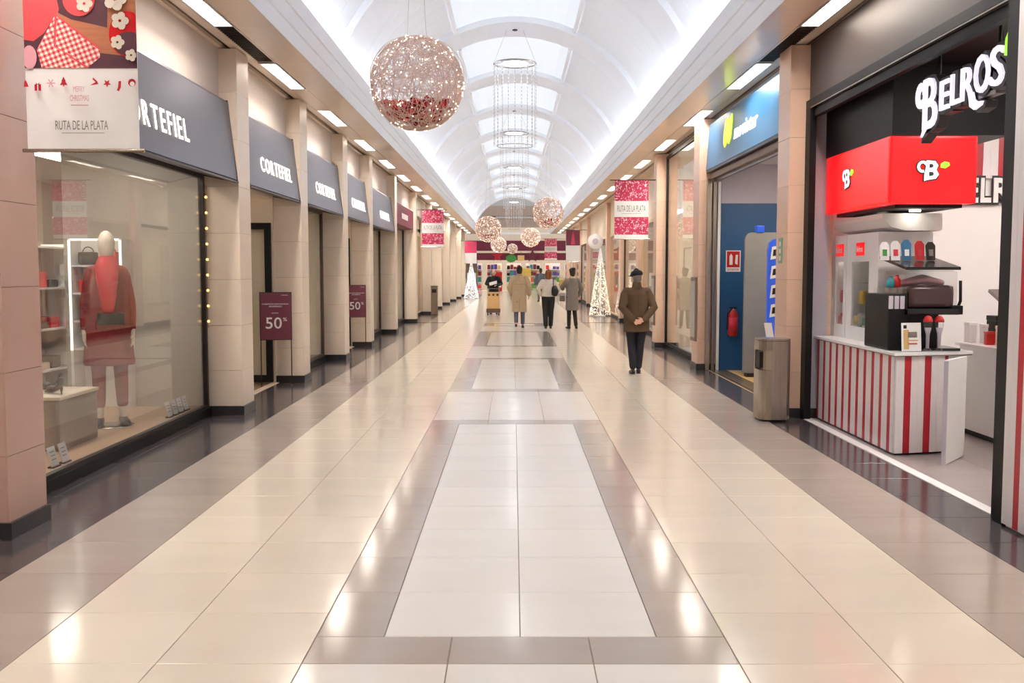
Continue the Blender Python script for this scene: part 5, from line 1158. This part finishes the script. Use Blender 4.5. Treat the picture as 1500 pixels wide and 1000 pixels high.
# ================================================================== PEOPLE
def soft(o, vox, it=4):
    m = o.modifiers.new('surface', 'REMESH'); m.mode = 'VOXEL'; m.voxel_size = vox; m.use_smooth_shade = True
    s = o.modifiers.new('smooth', 'SMOOTH'); s.iterations = it; s.factor = .5
    return o
def hand(mb, w, d, n, k=1.0, curl=.5):
    """palm, four unequal bent fingers and a thumb leaving the side of the palm; w wrist, d pointing direction, n side the palm faces"""
    w, d, n = Vector(w), Vector(d).normalized(), Vector(n); n = (n - d * n.dot(d)).normalized(); s = d.cross(n)
    mb.limb([(w, .026 * k, .018 * k), (w + d * .035 * k, .036 * k, .015 * k), (w + d * .085 * k, .040 * k, .014 * k)], s, 10)
    for q, L in ((-.031, .062), (-.011, .074), (.010, .078), (.030, .068)):
        p = w + d * .085 * k + s * q * k; pts = [(p - d * .02 * k, .0095 * k, .0095 * k)]; a = 0
        for f in (.42, .33, .25):
            a += curl; p = p + (d * math.cos(a) + n * math.sin(a)) * L * f * k; pts.append((p, .0088 * k, .0088 * k))
        mb.limb(pts, s, 7)
    p = w + d * .03 * k - s * .030 * k
    mb.limb([(p, .013 * k, .012 * k), (p + (d * .6 - s * .7 + n * .3).normalized() * .035 * k, .011 * k, .011 * k), (p + (d * .85 - s * .45 + n * .5).normalized() * .068 * k, .009 * k, .009 * k)], s, 7)
def person(label, loc, rot, H, arms, legs, vox=.011, skin='skin', top=None, bottom=None, hair=None, shoes='shoe', egg=False, cat='person', name='person', extra=None, ax=1.0):
    k = H / 1.70; t = thing(name, label, cat, (0, 0, 0))
    Z = lambda p: (p[0] * k, p[1] * k, p[2] * k)
    def R(L): return [(Z(p), a * k, b * k) for p, a, b in L]
    b = MB()
    b.limb(R([((0, .035, 1.470), .040, .046), ((0, .030, 1.505), .058, .072), ((0, .020, 1.56), .070, .090), ((0, .012, 1.615), .074, .096), ((0, .008, 1.655), .062, .082)]), n=16)
    if not egg:
        b.limb(R([((0, .112, 1.585), .008, .008), ((0, .122, 1.555), .013, .012), ((0, .105, 1.548), .016, .012)]), n=8)
        b.limb(R([((0, .094, 1.515), .026, .012), ((0, .088, 1.475), .020, .014)]), n=8)
        for s in (-1, 1): b.limb(R([((s * .076, .0, 1.54), .008, .015), ((s * .080, -.005, 1.575), .009, .022)]), n=8)
    b.limb(R([((0, -.01, 1.36), .065, .06), ((0, .005, 1.43), .052, .055), ((0, .018, 1.50), .05, .055)]))
    tw = .4 + .6 * ax
    b.limb(R([((0, 0, .88), .150 * tw, .10), ((0, 0, 1.0), .135 * tw, .095), ((0, 0, 1.12), .135 * tw, .092), ((0, 0, 1.28), .150 * tw, .095), ((0, -.005, 1.375), .130 * tw, .07)]), n=14)
    for s, (el, wr, hd, pn, cu) in zip((-1, 1), arms):
        b.limb(R([((s * .165 * ax, -.005, 1.365), .050 * ax, .055 * ax), ((s * .19 * ax, -.005, 1.32), .046 * ax, .05 * ax), (el, .038 * ax, .038 * ax), ([(el[i] * .55 + wr[i] * .45) for i in range(3)], .038 * ax, .036 * ax), (wr, .024, .022)]))
        hand(b, Z(wr), hd, pn, k, cu)
    for s, (kn, an, toe) in zip((-1, 1), legs):
        b.limb(R([((s * .085, 0, .90), .085, .085), ((s * .09, kn[1] * .4, .72), .075, .08), (kn, .052, .055), ([(kn[i] * .6 + an[i] * .4) for i in range(3)], .053, .058), (an, .034, .038)]))
        b.limb(R([((an[0], an[1] - .03, an[2] - .045), .028, .03), ((an[0] + toe[0] * .5, an[1] + toe[1] * .5, an[2] - .05), .036, .026), ((an[0] + toe[0] * .9, an[1] + toe[1] * .9, an[2] - .062), .034, .016)]))
    body = soft(b.build('body', skin, t, True), vox * (.72 if vox < .012 else 1))
    if not egg:
        for s in (-1, 1):
            MB().ball(Z((s * .030, .096, 1.578)), .0115 * k, 8, 6, (1, .6, .7)).build('eye', 'white', body, True); MB().ball(Z((s * .030, .102, 1.578)), .006 * k, 8, 5).build('pupil', 'black', body, True)
        MB().limb(R([((-.022, .100, 1.518), .004, .004), ((0, .107, 1.517), .006, .005), ((.022, .100, 1.518), .004, .004)]), (0, 0, 1), 6).build('mouth', 'slush_pink', body, True)
    # clothes
    if bottom:
        m, rad, zc = bottom; p = MB()
        p.limb(R([((0, 0, .97), .155, .11), ((0, 0, .86), .165, .12)]), n=14)
        for s, (kn, an, toe) in zip((-1, 1), legs):
            cu = [an[i] + (kn[i] - an[i]) * zc for i in range(3)]
            p.limb(R([((s * .085, 0, .90), .10 + rad, .105 + rad), ((s * .09, kn[1] * .4, .72), .088 + rad, .094 + rad), (kn, .066 + rad, .07 + rad), ([(kn[i] * .5 + cu[i] * .5) for i in range(3)], .062 + rad, .066 + rad), (cu, .056 + rad, .062 + rad)]))
        soft(p.build('trousers' if rad > -.01 else 'tights', m, t, True), vox)
    if top:
        m, rings, sl = top; c = MB(); c.limb(R(rings), n=20, flat=True)
        for s, (el, wr, hd, pn, cu) in zip((-1, 1), arms):
            wr2 = [wr[i] * .94 + el[i] * .06 for i in range(3)]
            c.limb(R([((s * .155 * ax, -.005, 1.365), .070 + sl, .068 + sl), ((s * .20 * ax, -.005, 1.31), .064 + sl, .064 + sl), (el, .054 + sl, .054 + sl), ([(el[i] * .5 + wr[i] * .5) for i in range(3)], .050 + sl, .050 + sl), (wr2, .040 + sl, .040 + sl)]))
        c.limb(R([((0, -.005, 1.39), .085, .075), ((0, .005, 1.445), .066, .068)]), n=14)
        soft(c.build('coat', m, t, True), vox, 3)
    for s, (kn, an, toe) in zip((-1, 1), legs):
        q = MB().limb(R([((an[0], an[1] - .055, an[2] - .05), .034, .034), ((an[0], an[1] - .01, an[2] - .04), .038, .042), ((an[0] + toe[0] * .55, an[1] + toe[1] * .55, an[2] - .055), .042, .030), ((an[0] + toe[0], an[1] + toe[1], an[2] - .066), .038, .018)]), n=10)
        sh = q.build('shoe', shoes, t, True)
        zmin = min(v[2] for v in q.v); MB().limb(R([((an[0], an[1] - .06, an[2] - .086), .036, .006), ((an[0] + toe[0] * .5, an[1] + toe[1] * .5, an[2] - .088), .043, .006), ((an[0] + toe[0] * .98, an[1] + toe[1] * .98, an[2] - .088), .036, .005)]), n=8).build('sole', 'black', sh, True)
    if hair:
        kind, m = hair
        if kind == 'cap':
            h = MB(); h.limb(R([((0, -.005, 1.618), .088, .108), ((-.004, 0, 1.648), .108, .125), ((-.006, .014, 1.680), .092, .112), ((-.006, .02, 1.70), .055, .07)]), n=18, flat=True)
            h.limb(R([((-.105, .03, 1.625), .018, .008), ((-.115, .085, 1.618), .030, .008), ((-.05, .145, 1.618), .030, .008), ((.03, .13, 1.625), .018, .008)]), (0, 1, 0), 8)
            soft(h.build('flat_cap', m, t, True), .009, 2)
            MB().limb(R([((0, -.045, 1.545), .066, .05), ((0, -.03, 1.60), .076, .076)]), n=14).build('hair', 'grey_cloth', t, True)
        elif kind == 'short':
            h = MB(); h.limb(R([((0, -.030, 1.49), .062, .055), ((0, -.025, 1.56), .080, .080), ((0, -.012, 1.625), .084, .095), ((0, 0, 1.672), .070, .088), ((0, .004, 1.69), .04, .05)]), n=18); soft(h.build('hair', m, t, True), .011, 2)
        elif kind == 'bob':
            h = MB(); h.limb(R([((0, -.040, 1.455), .080, .050), ((0, -.035, 1.53), .100, .085), ((0, -.018, 1.62), .100, .105), ((0, -.005, 1.68), .076, .09), ((0, 0, 1.70), .04, .05)]), n=18); soft(h.build('hair', m, t, True), .011, 2)
        elif kind == 'bun':
            h = MB(); h.limb(R([((0, -.030, 1.49), .060, .05), ((0, -.025, 1.56), .082, .085), ((0, -.012, 1.625), .086, .098), ((0, 0, 1.672), .070, .088)]), n=18); h.ball(Z((.02, -.07, 1.685)), .055 * k, 12, 8); h.ball(Z((-.06, -.03, 1.66)), .05 * k, 10, 8); soft(h.build('hair', m, t, True), .012, 2)
    if extra: extra(t, k, Z, R)
    t.location = loc; t.rotation_euler = (0, 0, rot)
    return t
DOWNM = ((-.190, -.01, 1.08), (-.200, .03, .84), (0, .12, -1), (1, 0, 0), .25), ((.190, -.01, 1.08), (.200, .03, .84), (0, .12, -1), (-1, 0, 0), .25)
DOWN = ((-.27, -.02, 1.10), (-.27, .04, .86), (0, .15, -1), (1, 0, 0), .25), ((.27, -.02, 1.10), (.27, .04, .86), (0, .15, -1), (-1, 0, 0), .25)
STAND = ((-.10, .02, .49), (-.10, 0, .09), (-.02, .15, 0)), ((.10, .02, .49), (.10, 0, .09), (.02, .15, 0))

# man in brown jacket and flat cap, hands clasped behind his back
def brown_extra(t, k, Z, R):
    MB().limb(R([((0, -.02, 1.42), .085, .085), ((0, -.005, 1.50), .074, .078)]), n=12).build('collar', 'brown_cloth', t, True)
    MB().tube([Z((0, -.148, 1.34)), Z((0, -.158, 1.15)), Z((0, -.172, 1.02))], .003 * k, 5).build('back_seam', 'hair_dark', t)
    for s in (-1, 1): MB().limb(R([((s * .105, -.195, .905), .038, .034), ((s * .125, -.185, .925), .041, .036)]), n=10).build('cuff', 'safety_red', t, True)
person('man in a brown jacket and flat cap, hands clasped behind his back', (1.89, 15.32, 0), .06, 1.60,
       (((-.268, -.13, 1.10), (-.085, -.205, .895), (1, -.10, -.30), (0, 1, .2), .40), ((.268, -.13, 1.10), (.085, -.215, .905), (-1, -.15, -.35), (0, 1, .2), .40)),
       (((-.075, .05, .49), (-.055, -.02, .09), (-.01, .15, 0)), ((.075, .04, .49), (.05, .06, .09), (.02, .15, 0))), .011,
       top=('brown_cloth', [((0, -.005, .70), .218, .155), ((0, -.005, .90), .212, .150), ((0, 0, 1.05), .200, .140), ((0, 0, 1.20), .208, .142), ((0, -.005, 1.31), .205, .128), ((0, -.008, 1.385), .150, .085)], .012), bottom=('navy_cloth', .002, .06), hair=('cap', 'navy_cloth'), extra=brown_extra)
# woman in the long beige trench coat
def trench_extra(t, k, Z, R):
    MB().tube([Z((-.17, -.095, 1.20)), Z((-.08, -.138, 1.20)), Z((.08, -.138, 1.20)), Z((.17, -.095, 1.20))], .004 * k, 5).build('yoke_seam', 'trench_dark', t)
    MB().tube([Z((0, -.150, .82)), Z((0, -.172, .46))], .004 * k, 5).build('back_vent', 'trench_dark', t)
    MB().ball(Z((-.07, -.165, .72)), .014 * k, 8, 6).build('button', 'brown', t, True)
    MB().limb(R([((0, -.085, 1.45), .085, .018), ((0, -.01, 1.475), .080, .06)]), n=12).build('collar', 'trench', t, True)
person('person in a long beige trench coat walking away down the hall', (.14, 27.6, 0), 0, 1.74,
       (((-.262, .0, 1.12), (-.24, .10, .90), (0, .3, -1), (1, 0, 0), .3), ((.275, -.04, 1.12), (.26, .05, .90), (0, .3, -1), (-1, 0, 0), .3)),
       (((-.09, .08, .50), (-.09, -.10, .13), (-.01, .13, -.03)), ((.09, .02, .49), (.09, .03, .09), (.01, .15, 0))), .013,
       top=('trench', [((0, -.01, .44), .210, .165), ((0, -.005, .62), .205, .155), ((0, 0, .85), .195, .140), ((0, 0, 1.05), .190, .130), ((0, 0, 1.20), .200, .132), ((0, -.005, 1.32), .200, .120), ((0, -.008, 1.39), .150, .085)], .016), bottom=('blue_grey', 0, .10), hair=('short', 'hair_dark'), extra=trench_extra)
# woman in off-white jacket with black shoulder bag
def bag_extra(t, k, Z, R):
    bgp = MB().limb(R([((.17, -.15, .98), .085, .045), ((.18, -.16, 1.10), .105, .05), ((.16, -.155, 1.22), .07, .035)]), n=14).build('shoulder_bag', 'leather', t, True)
    MB().tube([Z((.13, -.15, 1.22)), Z((.13, -.15, 1.34)), Z((.145, -.08, 1.44)), Z((.15, .05, 1.43)), Z((.20, .10, 1.25))], .012 * k, 6).build('strap', 'leather', bgp, True)
person('red-haired person in an off-white jacket with a black shoulder bag', (.94, 27.3, 0), .05, 1.62,
       (((-.30, -.02, 1.14), (-.22, .14, .98), (.4, .9, 0), (1, 0, -.3), .5), ((.29, -.03, 1.13), (.24, .12, .98), (-.3, .9, 0), (-1, 0, -.3), .5)),
       (((-.085, .04, .49), (-.075, -.06, .09), (-.01, .15, 0)), ((.085, .05, .49), (.075, .06, .09), (.01, .15, 0))), .013,
       top=('offwhite_cloth', [((0, 0, .93), .190, .135), ((0, 0, 1.05), .185, .13), ((0, 0, 1.20), .195, .13), ((0, -.005, 1.32), .190, .115), ((0, -.008, 1.39), .14, .085)], .016), bottom=('black_cloth', .012, .02), hair=('bob', 'hair_red'), extra=bag_extra)
# person in grey checked coat carrying bags
def grey_extra(t, k, Z, R):
    MB().limb(R([((0, -.06, 1.44), .09, .03), ((0, .0, 1.48), .085, .07)]), n=12).build('hood_collar', 'trench', t, True)
person('dark-haired person in a grey checked knee-length coat', (1.60, 27.3, 0), .35, 1.66,
       (((-.27, .10, 1.16), (-.16, .30, 1.12), (.3, .9, .1), (1, 0, 0), .7), ((.28, -.02, 1.12), (.24, .10, .92), (0, .4, -1), (-1, 0, 0), .4)),
       (((-.085, .02, .49), (-.10, .0, .09), (-.01, .15, 0)), ((.085, .02, .49), (.10, -.05, .09), (.08, .13, 0))), .013,
       top=('grey_cloth', [((0, 0, .52), .195, .15), ((0, 0, .75), .185, .14), ((0, 0, 1.0), .175, .13), ((0, 0, 1.20), .182, .125), ((0, -.005, 1.32), .180, .115), ((0, -.008, 1.39), .14, .085)], .012), bottom=('black_cloth', -.003, .02), hair=('bun', 'hair_dark'), extra=grey_extra)
yb = thing('yellow_bag', 'yellow parcel held by the person in the grey checked coat', 'bag', (1.37, 27.48, 1.08)); MB().bbox(1.25, 1.41, 27.50, 27.62, 1.08, 1.36, .03).build('body', 'yellow', yb); MB().tube([(1.28, 27.56, 1.35), (1.33, 27.56, 1.42), (1.38, 27.56, 1.35)], .008, 6).build('handle', 'brown', yb)
gb_ = thing('shopping_bag', 'grey and white shopping bag hanging before the person in the checked coat', 'bag', (1.33, 27.5, .74)); MB().bbox(1.26, 1.42, 27.60, 27.72, .74, .90, .03).build('lower_body', 'steel_dark', gb_); MB().bbox(1.26, 1.42, 27.60, 27.72, .90, .99, .02).build('upper_body', 'card', gb_); MB().tube([(1.30, 27.66, .98), (1.34, 27.66, 1.05), (1.38, 27.66, .98)], .008, 6).build('handle', 'card', gb_)
# person in dark jacket behind the cart, facing the viewer
person('person in a dark jacket reading white papers behind the tan cart', (-.75, 36.3, 0), PI, 1.66,
       (((-.28, .02, 1.14), (-.12, .25, 1.10), (.6, .8, 0), (0, -.2, -1), .5), ((.28, .02, 1.14), (.12, .25, 1.10), (-.6, .8, 0), (0, -.2, 1), .5)), STAND, .014,
       top=('black_cloth', [((0, 0, .86), .19, .13), ((0, 0, 1.05), .185, .125), ((0, 0, 1.20), .20, .13), ((0, -.005, 1.32), .195, .115), ((0, -.008, 1.39), .14, .085)], .016), bottom=('black_cloth', .0, .05), hair=('short', 'hair_dark'))
pp = tag(MB().slab((-.90, 35.94, 1.06), (.98, 0, .25), (-.1, .35, .9), [(0, 0), (.28, 0), (.28, .12), (0, .12)], .006).build('papers', 'card', O=(-.76, 35.95, 1.1)), 'white sheaf of papers held by the person in the dark jacket', 'papers')
person('distant person in grey clothes past the off-white jacket', (1.38, 51, 0), .2, 1.72, DOWN, STAND, .016,
       top=('blue_grey', [((0, 0, .70), .20, .14), ((0, 0, 1.0), .19, .13), ((0, 0, 1.20), .20, .13), ((0, -.005, 1.32), .195, .115), ((0, -.008, 1.39), .14, .085)], .016), bottom=('grey_cloth', 0, .05), hair=('short', 'hair_dark'))
# tan cart
cr = thing('wheeled_cart', 'tan wooden trolley box on a dark wheeled base', 'cart', (-.75, 35.5, 0))
MB().bbox(-1.0, -.50, 35.25, 35.75, .10, .24, .02).build('base', 'brown', cr)
MB().bbox(-.97, -.53, 35.29, 35.70, .24, .80, .02).build('box', 'crate', cr); MB().bbox(-.95, -.55, 35.31, 35.68, .80, .83, .01).build('lid', 'crate', cr)
for x in (-.90, -.75, -.60): MB().bbox(x - .035, x + .035, 35.28, 35.295, .70, .78, .006).build('latch', 'brown', cr)
for x in (-.95, -.55):
    for y in (35.32, 35.68):
        m_ = MB(); m_.lathe((0, 0, 0), [(.045, -.015), (.05, -.01), (.05, .01), (.045, .015)], 12); m_.v = [(x + c, y + a, .05 + b) for a, b, c in m_.v]; m_.build('wheel', 'black', cr, True); MB().box(x - .02, x + .02, y - .02, y + .02, .05, .105).build('caster', 'steel_dark', cr)
MB().tube([(-.95, 35.72, .20), (-.95, 35.76, .95), (-.55, 35.76, .95), (-.55, 35.72, .20)], .012, 6).build('push_handle', 'steel', cr)

# mannequin in the window
def man_extra(t, k, Z, R):
    soft(MB().limb(R([((0, .03, 1.44), .085, .085), ((0, .05, 1.39), .10, .095), ((0, .13, 1.28), .09, .045), ((0, .165, 1.12), .07, .03), ((0, .165, 1.02), .05, .025)]), n=14).build('scarf', 'scarf', t, True), .012, 2)
    MB().bbox(-.13 * k, .09 * k, .155 * k, .175 * k, .90 * k, 1.0 * k, .01).build('belt_bag', 'black_cloth', t)
    MB().lathe((0, 0, 0), [(.22, 0), (.22, .008), (.05, .012)], 20).build('base_plate', 'steel', t, True)
mq = person('mannequin in a dark red coat and bright red scarf in the shop window', (-3.95, 9.5, .10), PI + .39, 1.88, DOWNM,
       (((-.09, .02, .49), (-.10, .0, .095), (-.03, .13, 0)), ((.09, .04, .49), (.09, .03, .095), (.03, .13, 0))), .014, skin='mannequin', egg=True,
       top=('red_coat', [((0, 0, .54), .215, .16), ((0, 0, .85), .190, .145), ((0, 0, 1.02), .160, .125), ((0, 0, 1.20), .150, .125), ((0, -.005, 1.32), .140, .11), ((0, -.008, 1.39), .11, .08)], -.014), bottom=('red_coat', -.006, .25), cat='mannequin', name='mannequin', extra=man_extra, ax=.72)
